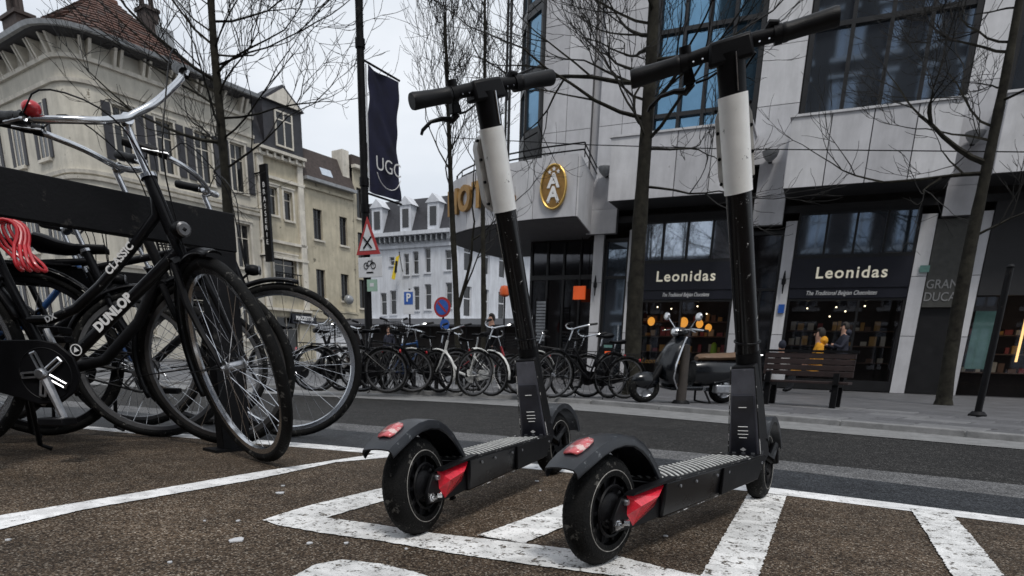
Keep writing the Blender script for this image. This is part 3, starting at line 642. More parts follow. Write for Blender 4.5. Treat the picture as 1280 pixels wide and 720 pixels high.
def window(root, u0, u1, z0, z1, y, mf, mg, nx=1, nz=1, fw=0.05, sill=None, bars=None, surround=None, th=0.06):
    f = MB()
    f.box(u0, u1, y, y + th, z0, z0 + fw); f.box(u0, u1, y, y + th, z1 - fw, z1); f.box(u0, u0 + fw, y + .002, y + th - .002, z0 + fw, z1 - fw); f.box(u1 - fw, u1, y + .002, y + th - .002, z0 + fw, z1 - fw)
    for i in range(1, nx): x = lerp(u0, u1, i / nx); f.box(x - fw * .4, x + fw * .4, y + .004, y + th - .004, z0 + fw, z1 - fw)
    for j in (bars if bars else [k / nz for k in range(1, nz)]): z = lerp(z0, z1, j); f.box(u0 + fw, u1 - fw, y + .006, y + th - .006, z - fw * .35, z + fw * .35)
    w = f.build('window', mf, root, smooth=False)
    ym = y + th * .6
    MB().add([(u0, ym, z0), (u1, ym, z0), (u1, ym, z1), (u0, ym, z1)], [(0, 1, 2, 3)]).build('pane', mg, w, smooth=False)
    if sill: MB().box(u0 - .07, u1 + .07, -.09, y, z0 - .09, z0 - .002).build('sill', sill, w, smooth=False)
    if surround:
        q = MB(); s_ = .10; q.box(u0 - s_, u0, -.03, .02, z0, z1 + s_); q.box(u1, u1 + s_, -.03, .02, z0, z1 + s_); q.box(u0, u1, -.031, .02, z1 + .001, z1 + s_); q.box(u0 - s_ * 1.4, u1 + s_ * 1.4, -.07, .02, z1 + s_ + .001, z1 + s_ + .06)
        q.build('surround', surround, w, smooth=False)
    return w

# ---------------- hotel on the corner, facade plane Y = 15
HY = 15.0
hot = thing('hotel_building', 'pale stone hotel and shop building with projecting balcony boxes, on the right of the street', 'building', (0, HY, 0))
Hz = 12.5
piers = [(-5.28, -4.55), (-1.86, -1.10), (1.58, 2.16), (4.95, 5.55)]
bays = [(-4.05, -1.90), (-1.07, 1.60), (2.20, 4.95)]
# dark core behind everything
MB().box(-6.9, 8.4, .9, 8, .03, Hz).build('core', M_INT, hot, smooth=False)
MB().box(-6.9, 8.4, .7, 8, Hz, Hz + .3).build('parapet', M_STONE[1], hot, smooth=False)
def stone_field(x0, x1, z0, z1, y, w=0.62, h=0.78, th=0.05, off=0, name='stone_panel'):
    """cladding slabs, each a piece with an open joint round it"""
    nx = max(1, round((x1 - x0) / w)); nz = max(1, round((z1 - z0) / h)); r_ = random.Random(int(x0 * 100 + z0 * 10))
    for i in range(nx):
        for j in range(nz):
            a = lerp(x0, x1, i / nx); b_ = lerp(x0, x1, (i + 1) / nx); c_ = lerp(z0, z1, j / nz); d_ = lerp(z0, z1, (j + 1) / nz); g = .006
            MB().box(a + g, b_ - g, y + r_.uniform(0, .004), y + th, c_ + g, d_ - g).build(name, M_STONE[r_.choice([0, 0, 1, 1, 2])], hot, smooth=False)
    MB().box(x0 + .002, x1 - .002, y + .02, y + th + .1, z0 + .002, z1 - .002).build('joint_backing', M_JOINT, hot, smooth=False)
# flat wall between the corner window and the first bay, with its groove
stone_field(-6.48, -5.33, 4.36, Hz, .0, .58, .98)
MB().box(-5.33, -5.13, .12, .3, 3.3, Hz).build('shadow_groove', M_STONE[2], hot, smooth=False)
stone_field(-5.13, -4.10, 4.36, Hz, -.02, .52, .98)
stone_field(-1.88, -1.10, 4.36, Hz, -.02, .78, .98)
stone_field(1.64, 2.18, 4.36, Hz, -.02, .54, .98)
stone_field(4.97, 5.9, 4.36, Hz, -.02, .5, .98)
stone_field(-6.2, -5.3, 3.3, 4.36, .03, .45, .5)
# pier heads
for (a, b_) in ((-5.27, -4.57), (-1.71, -1.12), (1.60, 2.10), (4.98, 5.5)):
    stone_field(a, b_, 3.22, 3.72, -.10, .7, .5, name='pier_head')
    stone_field(a + .01, b_ - .01, 3.72, 4.36, -.06, .7, .6, name='pier_head')
# thin columns under the pier heads
for (a, b_) in ((-5.10, -4.86), (-4.28, -4.08), (-1.93, -1.76), (-1.06, -.84), (1.30, 1.56), (2.26, 2.42), (4.7, 4.9), (5.5, 5.7)):
    stone_field(a, b_, .04, 3.30, .0, .25, 1.1, name='column')
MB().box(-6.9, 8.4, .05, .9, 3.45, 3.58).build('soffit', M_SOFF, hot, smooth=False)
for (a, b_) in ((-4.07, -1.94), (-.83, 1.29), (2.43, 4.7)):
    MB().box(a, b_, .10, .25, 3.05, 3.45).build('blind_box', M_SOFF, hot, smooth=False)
# projecting balcony boxes, panel by panel
for (a, b_, n_) in ((-4.555, -1.84, 4), (-1.135, 1.565, 4), (2.135, 4.9, 4)):
    bb = MB().box(a + .03, b_ - .03, -.83, .0, 3.76, 4.84).build('balcony_box', M_JOINT, hot, smooth=False)
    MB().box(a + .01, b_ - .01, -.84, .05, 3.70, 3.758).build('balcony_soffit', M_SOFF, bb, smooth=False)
    for i in range(n_):
        x0 = lerp(a, b_, i / n_); x1 = lerp(a, b_, (i + 1) / n_); g = .009
        MB().box(x0 + g, x1 - g, -.875 + random.uniform(0, .004), -.832, 3.70, 4.86).build('stone_panel', M_STONE[(i * 7) % 3], bb, smooth=False)
    for sx in (a, b_ - .04): MB().box(sx, sx + .04, -.87, .0, 3.702, 4.858).build('side_panel', M_STONE[1], bb, smooth=False)
    MB().box(a - .03, b_ + .03, -.90, .0, 4.862, 4.90).build('coping', M_STONE[0], bb, smooth=False)
# big upper windows
def bigwin(a, b_, z0, z1, nx, bars, mg):
    fr = MB(); fr.box(a, a + .09, -.01, .2, z0, z1); fr.box(b_ - .09, b_, -.01, .2, z0, z1)
    for i in range(1, nx): x = lerp(a + .09, b_ - .09, i / nx); fr.box(x - .035, x + .035, .02, .18, z0, z1)
    for z in bars: fr.box(a + .09, b_ - .09, .022, .178, z - .04, z + .04)
    w = fr.build('window', M_FRAME, hot, smooth=False)
    zz = [z0] + bars + [z1]
    for i in range(nx):
        for j in range(len(zz) - 1):
            x0 = lerp(a + .09, b_ - .09, i / nx); x1 = lerp(a + .09, b_ - .09, (i + 1) / nx); tl = random.uniform(-.006, .006)
            MB().add([(x0, .10 + tl, zz[j]), (x1, .10 - tl, zz[j]), (x1, .10 - tl, zz[j + 1]), (x0, .10 + tl, zz[j + 1])], [(0, 1, 2, 3)]).build('pane', mg, w, smooth=False)
bigwin(-4.02, -1.89, 4.9, 10.6, 4, [5.45, 6.95, 8.5, 9.3], M_BLUEG)
bigwin(-1.08, 1.63, 4.9, 10.6, 4, [6.6, 8.2, 9.3], M_DARKG)
bigwin(2.19, 4.95, 4.9, 10.6, 4, [6.6, 8.2, 9.3], M_DARKG)
for (a, b_) in ((-4.02, -1.89), (-1.08, 1.63), (2.19, 4.95)): stone_field(a, b_, 10.6, Hz, .0, .7, .95)
# uplight bowls beside the balconies
def wall_lamp(x, label):
    t = thing('wall_lamp', label, 'lamp', (x, HY - .06, 4.44), 0, 'grey bowl uplights on the hotel piers')
    MB().lathe((0, -.16, 0), [(0, -.10), (.03, -.10), (.07, -.07), (.12, -.02), (.15, .05), (.158, .08), (.15, .08), (.0, .06)], 24, 'z').build('lamp_shade', M_STEEL if False else M_ZINC, t)
    MB().box(-.035, .035, -.10, .0, -.09, -.03).build('bracket', M_DARKST, t, smooth=False)
wall_lamp(-4.86, 'grey bowl uplight left of the blue tinted window, beside the round emblem')
wall_lamp(-1.50, 'grey bowl uplight just right of the taller scooter stem, between two balconies')
wall_lamp(1.86, 'grey bowl uplight behind the leaning tree at the far right')
# sconces on the shop columns
def sconce(x, z, label):
    t = thing('wall_sconce', label, 'lamp', (x, HY - .0, z), 0, 'slim dark sconces on the shop columns')
    MB().box(-.02, .02, -.05, 0, -.03, .03).build('bracket', M_DARKST, t, smooth=False)
    MB().lathe((0, -.07, 0), [(0, -.24), (.012, -.22), (.02, -.06), (.042, -.04), (.042, .05), (.03, .06), (.012, .2), (0, .22)], 10, 'z').build('lamp_body', M_DARKST, t)
sconce(-4.98, 2.15, 'slim dark sconce on the column right of the orange square sign')
sconce(-4.18, 2.15, 'slim dark sconce on the column behind the big tree trunk')
sconce(-.95, 2.15, 'slim dark sconce on the column between the two shop fascias')
# shops
def shop(a, b_, sub):
    zb, zt = 2.03, 2.58
    f = MB().box(a, b_, -.02, .12, zb, zt).build('fascia', M_NAVY, hot, smooth=False)
    MB().box(a, b_, .0, .10, 1.84, zb - .004).build('lower_fascia', M_NAVY, hot, smooth=False)
    return f
for k, (a, b_) in enumerate(((-4.07, -1.94), (-.83, 1.29))):
    f = shop(a, b_, k)
    # upper glazing
    fr = MB(); n_ = 4
    fr.box(a, b_, .02, .12, 2.585, 2.65); fr.box(a, b_, .02, .12, 3.40, 3.449)
    for i in range(n_ + 1): x = lerp(a + .02, b_ - .02, i / n_); fr.box(x - .022, x + .022, .022, .118, 2.65, 3.40)
    w = fr.build('window', M_FRAME, hot, smooth=False)
    for i in range(n_):
        x0 = lerp(a, b_, i / n_); x1 = lerp(a, b_, (i + 1) / n_)
        MB().add([(x0, .07, 2.65), (x1, .07, 2.65), (x1, .07, 3.40), (x0, .07, 3.40)], [(0, 1, 2, 3)]).build('pane', M_PALEG if k == 0 else M_DARKG, w, smooth=False)
    # shop window: thin frame, clear dark glass, lit goods inside
    fr = MB(); fr.box(a, b_, .02, .12, .06, .26); fr.box(a, b_, .02, .12, 1.79, 1.836)
    for x in (a + .02, lerp(a, b_, .5) if k == 0 else lerp(a, b_, .62), b_ - .02): fr.box(x - .02, x + .02, .022, .118, .26, 1.79)
    w = fr.build('shop_window', M_FRAME, hot, smooth=False)
    tx = lerp(a, b_, .52)
    text('shop_name', 'Leonidas', .30, M_CREAMT, hot, wallM(-2.96 if k == 0 else .26, -.026, 2.30), bold=.005, sx=1.04, space=1.16)
    text('shop_motto', 'The Traditional Belgian Chocolates', .115, M_WHITET, hot, wallM(-2.93 if k == 0 else .13, -.006, 1.93), bold=.0, shear=.3, sx=.62 if k == 0 else .78, space=1.0)
M_CLEAR = bpy.data.materials.new('clear_shop_glass'); M_CLEAR.use_nodes = True
n_ = M_CLEAR.node_tree; n_.nodes.clear(); o_ = n_.nodes.new('ShaderNodeOutputMaterial'); tr = n_.nodes.new('ShaderNodeBsdfTransparent'); gl = n_.nodes.new('ShaderNodeBsdfGlossy'); ms = n_.nodes.new('ShaderNodeMixShader')
tr.inputs[0].default_value = (.8, .8, .82, 1); gl.inputs['Roughness'].default_value = .02; gl.inputs[0].default_value = (.9, .9, .95, 1)
ly = n_.nodes.new('ShaderNodeLayerWeight'); ly.inputs[0].default_value = .18; ad = n_.nodes.new('ShaderNodeMath'); ad.operation = 'ADD'; ad.inputs[1].default_value = .05
n_.links.new(ly.outputs['Fresnel'], ad.inputs[0]); n_.links.new(ad.outputs[0], ms.inputs[0]); n_.links.new(tr.outputs[0], ms.inputs[1]); n_.links.new(gl.outputs[0], ms.inputs[2]); n_.links.new(ms.outputs[0], o_.inputs[0])
for (a, b_) in ((-4.07, -1.94), (-.83, 1.29), (2.43, 4.7)):
    MB().add([(a, .07, .26), (b_, .07, .26), (b_, .07, 1.84), (a, .07, 1.84)], [(0, 1, 2, 3)]).build('shop_pane', M_CLEAR, hot, smooth=False)
# shelves and goods inside the shops
rg_ = random.Random(11)
for (a, b_, zs) in ((-4.07, -1.94, (.75, 1.10, 1.42)), (-.83, 1.29, (.62, .95, 1.25)), (2.43, 4.7, (.5, .85, 1.2))):
    for z in zs:
        sh = MB().box(a + .05, b_ - .05, .60, .88, z - .02, z).build('shelf', M_SHELF, hot, smooth=False)
        x = a + .1
        while x < b_ - .15:
            w_ = rg_.uniform(.05, .13); h_ = rg_.uniform(.06, .2)
            if rg_.random() < .75: MB().box(x, x + w_, .63, .75, z + .001, z + h_).build('boxed_goods', M_GOODS[rg_.randrange(4)], sh, smooth=False)
            x += w_ + rg_.uniform(.01, .08)
SL = ['leftmost warm spotlight inside the left shop', 'warm spotlight above the leftmost amber lantern of the left shop', 'warm spotlight above the second amber lantern in the left shop', 'lower warm spotlight near the middle amber lanterns', 'warm spotlight at the left end of the right shop ceiling', 'warm spotlight above the yellow jacket', 'warm spotlight low above the navy coat', 'rightmost warm spotlight in the right shop', 'warm spotlight low among the shelves of the left shop', 'warm spotlight low in the middle of the right shop']
for i_, (x, z) in enumerate(((-3.62, 1.70), (-3.30, 1.66), (-2.72, 1.71), (-2.5, 1.55), (-.45, 1.66), (.1, 1.68), (.28, 1.60), (.62, 1.70), (-3.4, 1.2), (.0, 1.5))):
    t = thing('ceiling_spotlight', SL[i_], 'spotlight', (x, HY + .45, z), 0, 'warm spotlights inside the shops')
    MB().tube([(0, 0, .03), (0, 0, .09)], .02, 8).build('housing', M_DARKST, t); MB().ball((0, 0, .02), .016, 8).build('bulb', M_SPOT, t)
for (x, z, r_, l) in ((-3.72, 1.40, .085, 'leftmost amber lantern in the left shop window'), (-2.98, 1.38, .10, 'second amber lantern in the left shop window'), (-2.62, 1.35, .08, 'third amber lantern in the left shop window'), (-2.42, 1.27, .075, 'rightmost and lowest amber lantern in the left shop window')):
    t = thing('paper_lantern', l + ', above the moped', 'lantern', (x, HY + .38, z), 0, 'amber lanterns hanging in the left shop')
    MB().ball((0, 0, 0), r_, 14, (1, .8, 1.15)).build('shade', M_LAMPY, t); MB().tube([(0, 0, r_), (0, 0, 1.84 - z)], .004, 5).build('cord', M_DARKST, t)
gq = tag(MB().lathe((-2.25, HY + .35, .62), [(0, 0), (.085, 0), (.06, .30), (.02, .34), (0, .34)], 10, 'z').build('gift_cone', M_GREEN), 'lime green wrapped cone in the left shop window above the moped seat', 'packaging')
text('window_script', 'Leonidas Cafe', .16, M_GOLD, hot, wallM(-3.35, .05, .52), shear=.35, sx=1.0)
# glazed door between the first pair of columns
dr = MB(); dr.box(-4.85, -4.79, .1, .2, .05, 3.15); dr.box(-4.34, -4.29, .1, .2, .05, 3.15); dr.box(-4.79, -4.34, .1, .2, 3.08, 3.15); dr.box(-4.79, -4.34, .1, .2, 2.30, 2.36); dr.box(-4.79, -4.34, .1, .2, .05, .14)
dd = dr.build('door', M_FRAME, hot, smooth=False); MB().add([(-4.8, .16, .1), (-4.33, .16, .1), (-4.33, .16, 3.1), (-4.8, .16, 3.1)], [(0, 1, 2, 3)]).build('pane', M_DARKG, dd, smooth=False)
MB().tube([(-4.40, .07, .9), (-4.40, .07, 1.3)], .012, 6).build('handle', M_CHROME, dd)
pm_ = thing('payment_terminal', 'small dark terminal with orange and green stickers in the glazed doorway', 'terminal', (-4.55, HY - .05, .045)); MB().box(-.12, .12, -.1, .1, 0, .85).build('cabinet', M_DARKST, pm_, bevel=.01, smooth=False)
MB().box(-.07, .07, -.106, -.101, .55, .66).build('orange_sticker', M_ORANGE, pm_, smooth=False); MB().box(-.10, .10, -.106, -.101, .74, .80).build('green_sticker', M_TEAL, pm_, smooth=False)
dr = MB(); dr.box(-1.74, -1.69, .1, .2, .05, 3.15); dr.box(-1.12, -1.07, .1, .2, .05, 3.15); dr.box(-1.69, -1.12, .1, .2, 3.08, 3.15); dr.box(-1.69, -1.12, .1, .2, 2.0, 2.05); dr.box(-1.42, -1.38, .1, .2, .05, 2.0)
dd = dr.build('door', M_FRAME, hot, smooth=False); MB().add([(-1.72, .16, .1), (-1.09, .16, .1), (-1.09, .16, 3.1), (-1.72, .16, 3.1)], [(0, 1, 2, 3)]).build('pane', M_SHOPG, dd, smooth=False)
MB().box(-1.5, -1.42, .09, .1, .7, 1.7).build('hanging_scarf', M_GREEN, dd, smooth=False)
# green exit plate and small panel on the right column
ex = MB().box(1.42, 1.58, -.035, -.012, 2.28, 2.40).build('exit_plate', M_TEAL, hot, smooth=False)
ib = MB().box(-.99, -.87, -.035, -.012, 1.55, 1.72).build('notice_plate', M_SIGNB, hot, smooth=False)
# dark granite panel with lettering
gp_ = MB().box(1.57, 2.24, .02, .12, 1.66, 3.2).build('name_panel', mat('dark_granite', (.06, .06, .055), .5, var=.2, scale=12), hot, smooth=False)
text('panel_name', 'GRAN\nDUCA', .225, M_GREYT, hot, wallM(1.84, .014, 1.95), bold=.001, sx=.84)
MB().box(1.57, 2.24, .10, .2, .05, 1.65).build('dark_door', M_FRAME, hot, smooth=False)
# right hand shop: teal poster, warm strips, dark fascia
MB().box(2.43, 8.3, -.02, .12, 1.86, 3.44).build('dark_fascia', M_SOFF, hot, smooth=False)
MB().box(2.5, 2.85, .2, .24, .55, 1.6).build('teal_poster', M_TEAL, hot, smooth=False)
for i, (x0, z0, z1) in enumerate(((2.92, 1.2, 1.75), (3.3, .7, 1.55))):
    t = tag(MB().box(x0, x0 + .035, HY + .3, HY + .34, z0, z1).build('strip_light', M_WARM, smooth=False), ('short' if i == 0 else 'long') + ' warm vertical strip light inside the shop at the right edge', 'light', 'warm strip lights in the right shop')
# corner tower: dark framed bay window that turns away to the left
a0 = Vector((-6.50, 0)); arc = [a0, Vector((-7.05, .40)), Vector((-7.45, 1.0)), Vector((-7.62, 1.8)), Vector((-7.62, 3.0))]
for k in range(len(arc) - 1):
    p, q = arc[k], arc[k + 1]; d_ = (q - p); L_ = d_.length; d_.normalize(); nn = Vector((-d_.y, d_.x)) * -1
    fr = MB(); Mx = Matrix.Translation((p.x, p.y, 0)) @ Matrix.Rotation(math.atan2(d_.y, d_.x), 4, 'Z'); fr.M = Mx
    fr.box(0, .07, -.06, .06, 4.3, Hz)
    for z in (5.35, 5.5, 6.55, 6.7, 7.85, 8.0, 9.2, 10.5): fr.box(.07, L_, -.05, .05, z - .06, z + .06)
    fr.box(.07, L_, -.045, .045, 4.3, 5.29)
    w = fr.build('corner_window', M_FRAME, hot, smooth=False)
    for (z0, z1) in ((5.5, 6.5), (6.7, 7.8), (8.0, 9.2), (9.2, 10.5), (10.5, Hz)):
        pn = MB(Mx); pn.add([(.07, 0, z0), (L_, 0, z0), (L_, 0, z1), (.07, 0, z1)], [(0, 1, 2, 3)]); pn.build('pane', M_BLUEG, w, smooth=False)
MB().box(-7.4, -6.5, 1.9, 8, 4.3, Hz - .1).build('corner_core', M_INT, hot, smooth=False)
# outer scaffold of slim dark tubes round the corner glass
ps = MB()
for (x, y) in ((-7.35, .05), (-7.7, .6), (-7.95, 1.3)):
    ps.tube([(x, y, 4.3), (x, y, Hz)], .03, 6)
ps.tube([(-6.6, -.25, 6.6), (-7.35, .05, 6.6), (-7.7, .6, 6.6), (-7.95, 1.3, 6.6)], .025, 6); ps.tube([(-6.6, -.25, 9.2), (-7.35, .05, 9.2), (-7.7, .6, 9.2), (-7.95, 1.3, 9.2)], .025, 6)
ps.build('sunscreen_rail', M_FRAME, hot, kind='stuff')
# curved canopy drum
zs_, zt_ = 3.254, 4.33
dp = [(-5.22, .1), (-4.90, -1.80), (-5.85, -1.76), (-6.66, -1.60), (-7.25, -1.40), (-7.72, -1.17), (-8.20, -.86), (-8.55, -.50), (-8.85, 0.0), (-9.0, .6), (-9.0, 1.6), (-8.8, 2.6)]
cn = thing('hotel_canopy', 'curved pale stone canopy above the hotel entrance, carrying gold letters', 'canopy', (0, HY, 0))
c_ = MB(); c_.prismz([(x * .999, y + .04) for x, y in dp] + [(-6.5, 2.6)], zs_ + .01, zt_); c_.build('core', M_JOINT, cn, smooth=False)
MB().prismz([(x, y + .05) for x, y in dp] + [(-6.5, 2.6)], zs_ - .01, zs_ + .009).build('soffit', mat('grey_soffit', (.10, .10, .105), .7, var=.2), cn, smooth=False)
def seg_panel(p, q, z0, z1, m_, name, th=.035, g=.006):
    p = Vector(p); q = Vector(q); d_ = (q - p).normalized(); nn = Vector((d_.y, -d_.x)) * (1 if True else -1)
    if (nn.x * ((p.x + q.x) / 2 + 6.5) + nn.y * ((p.y + q.y) / 2 - .8)) < 0: nn = -nn
    a = p + d_ * g; b_ = q - d_ * g; a2 = a + nn * th; b2 = b_ + nn * th
    return MB().hexa([(a.x, a.y, z0), (b_.x, b_.y, z0), (b2.x, b2.y, z0), (a2.x, a2.y, z0), (a.x, a.y, z1), (b_.x, b_.y, z1), (b2.x, b2.y, z1), (a2.x, a2.y, z1)]).build(name, m_, cn, smooth=False)
for k in range(len(dp) - 1): seg_panel(dp[k], dp[k + 1], zs_, zt_ + .03, M_STONE[k % 2], 'stone_panel')
rp = [(x, y * .97 + .0) for x, y in dp]
for z in (zt_ + .14, zt_ + .26): MB().tube([(x + (.06 if i < 2 else .1), y + .12, z) for i, (x, y) in enumerate(dp)], .016, 6).build('handrail', M_DARKST, cn)
for i in range(1, len(dp) - 1, 1): MB().tube([(dp[i][0] + .08, dp[i][1] + .12, zt_), (dp[i][0] + .08, dp[i][1] + .12, zt_ + .26)], .012, 5).build('baluster', M_DARKST, cn)
# gold letters standing round the drum
acc = [0]
for k in range(len(dp) - 1): acc.append(acc[-1] + (Vector(dp[k + 1]) - Vector(dp[k])).length)
def on_drum(s):
    for k in range(len(dp) - 1):
        if acc[k] <= s <= acc[k + 1]:
            t = (s - acc[k]) / (acc[k + 1] - acc[k]); p = Vector(dp[k]).lerp(Vector(dp[k + 1]), t); d_ = (Vector(dp[k + 1]) - Vector(dp[k])).normalized(); return p, d_
for ch, s in (('H', 5.42), ('O', 4.86), ('T', 4.34), ('E', 3.90), ('L', 3.50)):
    p, d_ = on_drum(s); ang = math.atan2(-d_.y, -d_.x)
    M_ = Matrix.Translation((p.x, p.y, zs_ + .60)) @ Matrix.Rotation(ang, 4, 'Z') @ Matrix.Translation((0, -.06, 0)) @ Matrix.Rotation(PI / 2, 4, 'X')
    text('letter', ch, .70, M_GOLD, cn, M_, bold=.028, ext=.05)
# oval emblem: gold plaque with two pale letters A and stars
em = thing('oval_emblem', 'oval gold emblem with two stacked pale letters and stars on the canopy front', 'emblem', (-5.38, HY - 1.815, 3.80))
pts = [(.27 * math.cos(2 * PI * i / 32), .40 * math.sin(2 * PI * i / 32)) for i in range(32)]
MB().prism(pts, -.05, .0).build('plaque', M_GOLD, em); 
rim_ = MB(); rim_.tube([(x, -.055, z) for x, z in pts] + [(pts[0][0], -.055, pts[0][1])], .022, 6, caps=False); rim_.build('rim', mat('bright_gold', (.65, .42, .12), .3, .8), em)
text('letter', 'A', .36, M_WHITET, em, wallM(0, -.062, .10), bold=.012, ext=.012); text('letter', 'A', .36, M_WHITET, em, wallM(0, -.062, -.14), bold=.012, ext=.012)
for (x, z) in ((-.09, .27), (.09, .27), (-.10, -.26), (.10, -.26), (0, .32)):
    st_ = [((.045 if i % 2 == 0 else .019) * math.cos(PI / 2 + i * PI / 5) + x, (.045 if i % 2 == 0 else .019) * math.sin(PI / 2 + i * PI / 5) + z) for i in range(10)]
    MB().prism(st_, -.066, -.05).build('star', M_WHITET, em, smooth=False)
# entrance recess under the drum
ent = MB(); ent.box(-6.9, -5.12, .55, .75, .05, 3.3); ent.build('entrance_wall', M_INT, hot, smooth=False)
for i in range(4):
    x0 = lerp(-6.85, -5.15, i / 4); fr = MB(); fr.box(x0, x0 + .05, .45, .54, .05, 3.2); fr.box(x0 + .05, lerp(-6.85, -5.15, (i + 1) / 4), .45, .54, 2.35, 2.45); w = fr.build('glazed_screen', M_FRAME, hot, smooth=False)
    MB().add([(x0, .5, .1), (lerp(-6.85, -5.15, (i + 1) / 4), .5, .1), (lerp(-6.85, -5.15, (i + 1) / 4), .5, 3.2), (x0, .5, 3.2)], [(0, 1, 2, 3)]).build('pane', M_SHOPG, w, smooth=False)
t = thing('square_sign', 'small square orange sign hanging in the dark hotel entrance', 'sign', (-5.45, HY + .2, 2.02)); MB().box(-.15, .15, -.03, .03, -.15, .15).build('sign_face', M_ORANGE, t, bevel=.01, smooth=False); MB().tube([(0, 0, .15), (0, 0, 1.2)], .01, 6).build('rod', M_DARKST, t)
lv = thing('louvre_panel', 'pale slatted panel beside the entrance behind the left scooter stem', 'panel', (-6.2, HY - .3, 0)); 
for i in range(13): MB().box(-.12, .12, -.02, .02, .9 + i * .07, .95 + i * .07).build('slat', M_ZINC, lv, smooth=False)
MB().box(-.14, -.12, -.025, .025, .05, 1.85).build('post', M_DARKST, lv, smooth=False); MB().box(.12, .14, -.025, .025, .05, 1.85).build('post', M_DARKST, lv, smooth=False)

# ---------------- row of old houses on the left
RP = (-24.521, 27.093); RE = (0.159, 0.987)
wr = Wall(RP, RE, None)
def uz(x, y, v=0): return wr.px(x, y, v)
def P2(u, v=0): return (RP[0] + RE[0] * u - RE[1] * v, RP[1] + RE[1] * u + RE[0] * v)
def rect(x0, y0, x1, y1):      # box on the wall from two opposite corners seen in the photograph
    a, za = uz(x0, y0); b_, zb = uz(x1, y1); return (min(a, b_), max(a, b_), min(za, zb), max(za, zb))
EAVE = 11.25
u3a = uz(382, 300)[0]; u3b = uz(443, 300)[0]; u2a = uz(322, 250)[0]; u4b = u3b + 1.0
UC = -9.0                       # where the rounded corner starts
# corner building
cb_ = root_for('corner_house', 'large cream corner house with rounded corner, long gutter and red brown tiled roof', 'house', RP, RE)
wins = []
w_f = lambda u, w, z0, z1: (u - w / 2, u + w / 2, z0, z1)
Lw = u2a - UC
for f_, (z0, z1) in enumerate(((1.0, 3.0), (4.2, 6.1), (7.4, 9.35))):
    for k in range(4): wins.append(w_f(UC + .75 + k * 1.62, .72, z0, z1))
b = MB(); wall_mesh(b, UC, u2a, 0, EAVE, wins); b.build('wall', M_CREAM, cb_, smooth=False)
for o in wins: window(cb_, o[0], o[1], o[2], o[3], .15, M_TRIM, M_HOUSEG, 2, 1, .05, M_TRIM, bars=[.68], surround=M_TRIM)
for o in wins[8:]:
    for sgn in (-1, 1):
        x = o[0] - .40 if sgn < 0 else o[1] + .08
        MB().box(x, x + .32, -.05, -.01, o[2], o[3]).build('shutter', M_SLATE, cb_, smooth=False)
# rounded corner and the face that turns left, built as a bent wall in this building's own space
bend = []; Rr_ = 1.1
for i in range(7):
    a = rad(-90 - i * 15 * 1.02); bend.append((UC + Rr_ * math.cos(a), Rr_ + Rr_ * math.sin(a)))
lft = bend[-1]; ldir = Vector((bend[-1][0] - bend[-2][0], bend[-1][1] - bend[-2][1])).normalized()
path = bend + [(lft[0] + ldir.x * 0.01, lft[1] + ldir.y * 12)]
b = MB()
for p, q in zip(path, path[1:]): b.add([(p[0], p[1], 0), (q[0], q[1], 0), (q[0], q[1], EAVE), (p[0], p[1], EAVE)], [(0, 1, 2, 3)])
b.build('corner_wall', M_CREAM, cb_, smooth=False)
for (z0, z1) in ((1.0, 3.0), (4.2, 6.1), (7.4, 9.35)):
    for k in range(4):
        y0 = lft[1] + 1.3 + k * 2.3; Mx = Matrix.Translation((lft[0], 0, 0)) @ Matrix.Rotation(-PI / 2, 4, 'Z')
        f = MB(Mx); f.box(-y0 - .40, -y0 - .34, -.04, .03, z0, z1); f.box(-y0 + .34, -y0 + .40, -.04, .03, z0, z1); f.box(-y0 - .34, -y0 + .34, -.04, .03, z1 - .06, z1); f.box(-y0 - .34, -y0 + .34, -.04, .03, z0, z0 + .06); f.box(-y0 - .02, -y0 + .02, -.035, .03, z0, z1)
        w = f.build('window', M_TRIM, cb_, smooth=False); MB(Mx).box(-y0 - .36, -y0 + .36, -.015, .01, z0, z1).build('pane', M_HOUSEG, w, smooth=False); MB(Mx).box(-y0 - .5, -y0 + .5, -.12, .0, z0 - .1, z0).build('sill', M_TRIM, w, smooth=False)
        for sx in (-y0 - .70, -y0 + .44): MB(Mx).box(sx, sx + .26, -.05, -.0, z0, z1).build('shutter', M_SLATE, cb_, smooth=False)
def run(profile, pathpts, name, m_, par):      # moulding swept along the bent front
    vs = []; n = len(profile); P = [Vector(p) for p in pathpts]
    for i, p in enumerate(P):
        t = (P[min(len(P) - 1, i + 1)] - P[max(0, i - 1)]).normalized(); nn = Vector((t.y, -t.x))
        for (o, z) in profile: vs.append((p.x + nn.x * o, p.y + nn.y * o, z))
    fs = [(i * n + j, i * n + (j + 1) % n, (i + 1) * n + (j + 1) % n, (i + 1) * n + j) for i in range(len(P) - 1) for j in range(n)]
    return MB().add(vs, fs + [tuple(range(n)), tuple(range((len(P) - 1) * n, len(P) * n))]).build(name, m_, par, smooth=False)
full = [(u2a, 0), (u2a - 1, 0), (UC + .01, 0)] + path
full = full[:3] + path[1:]
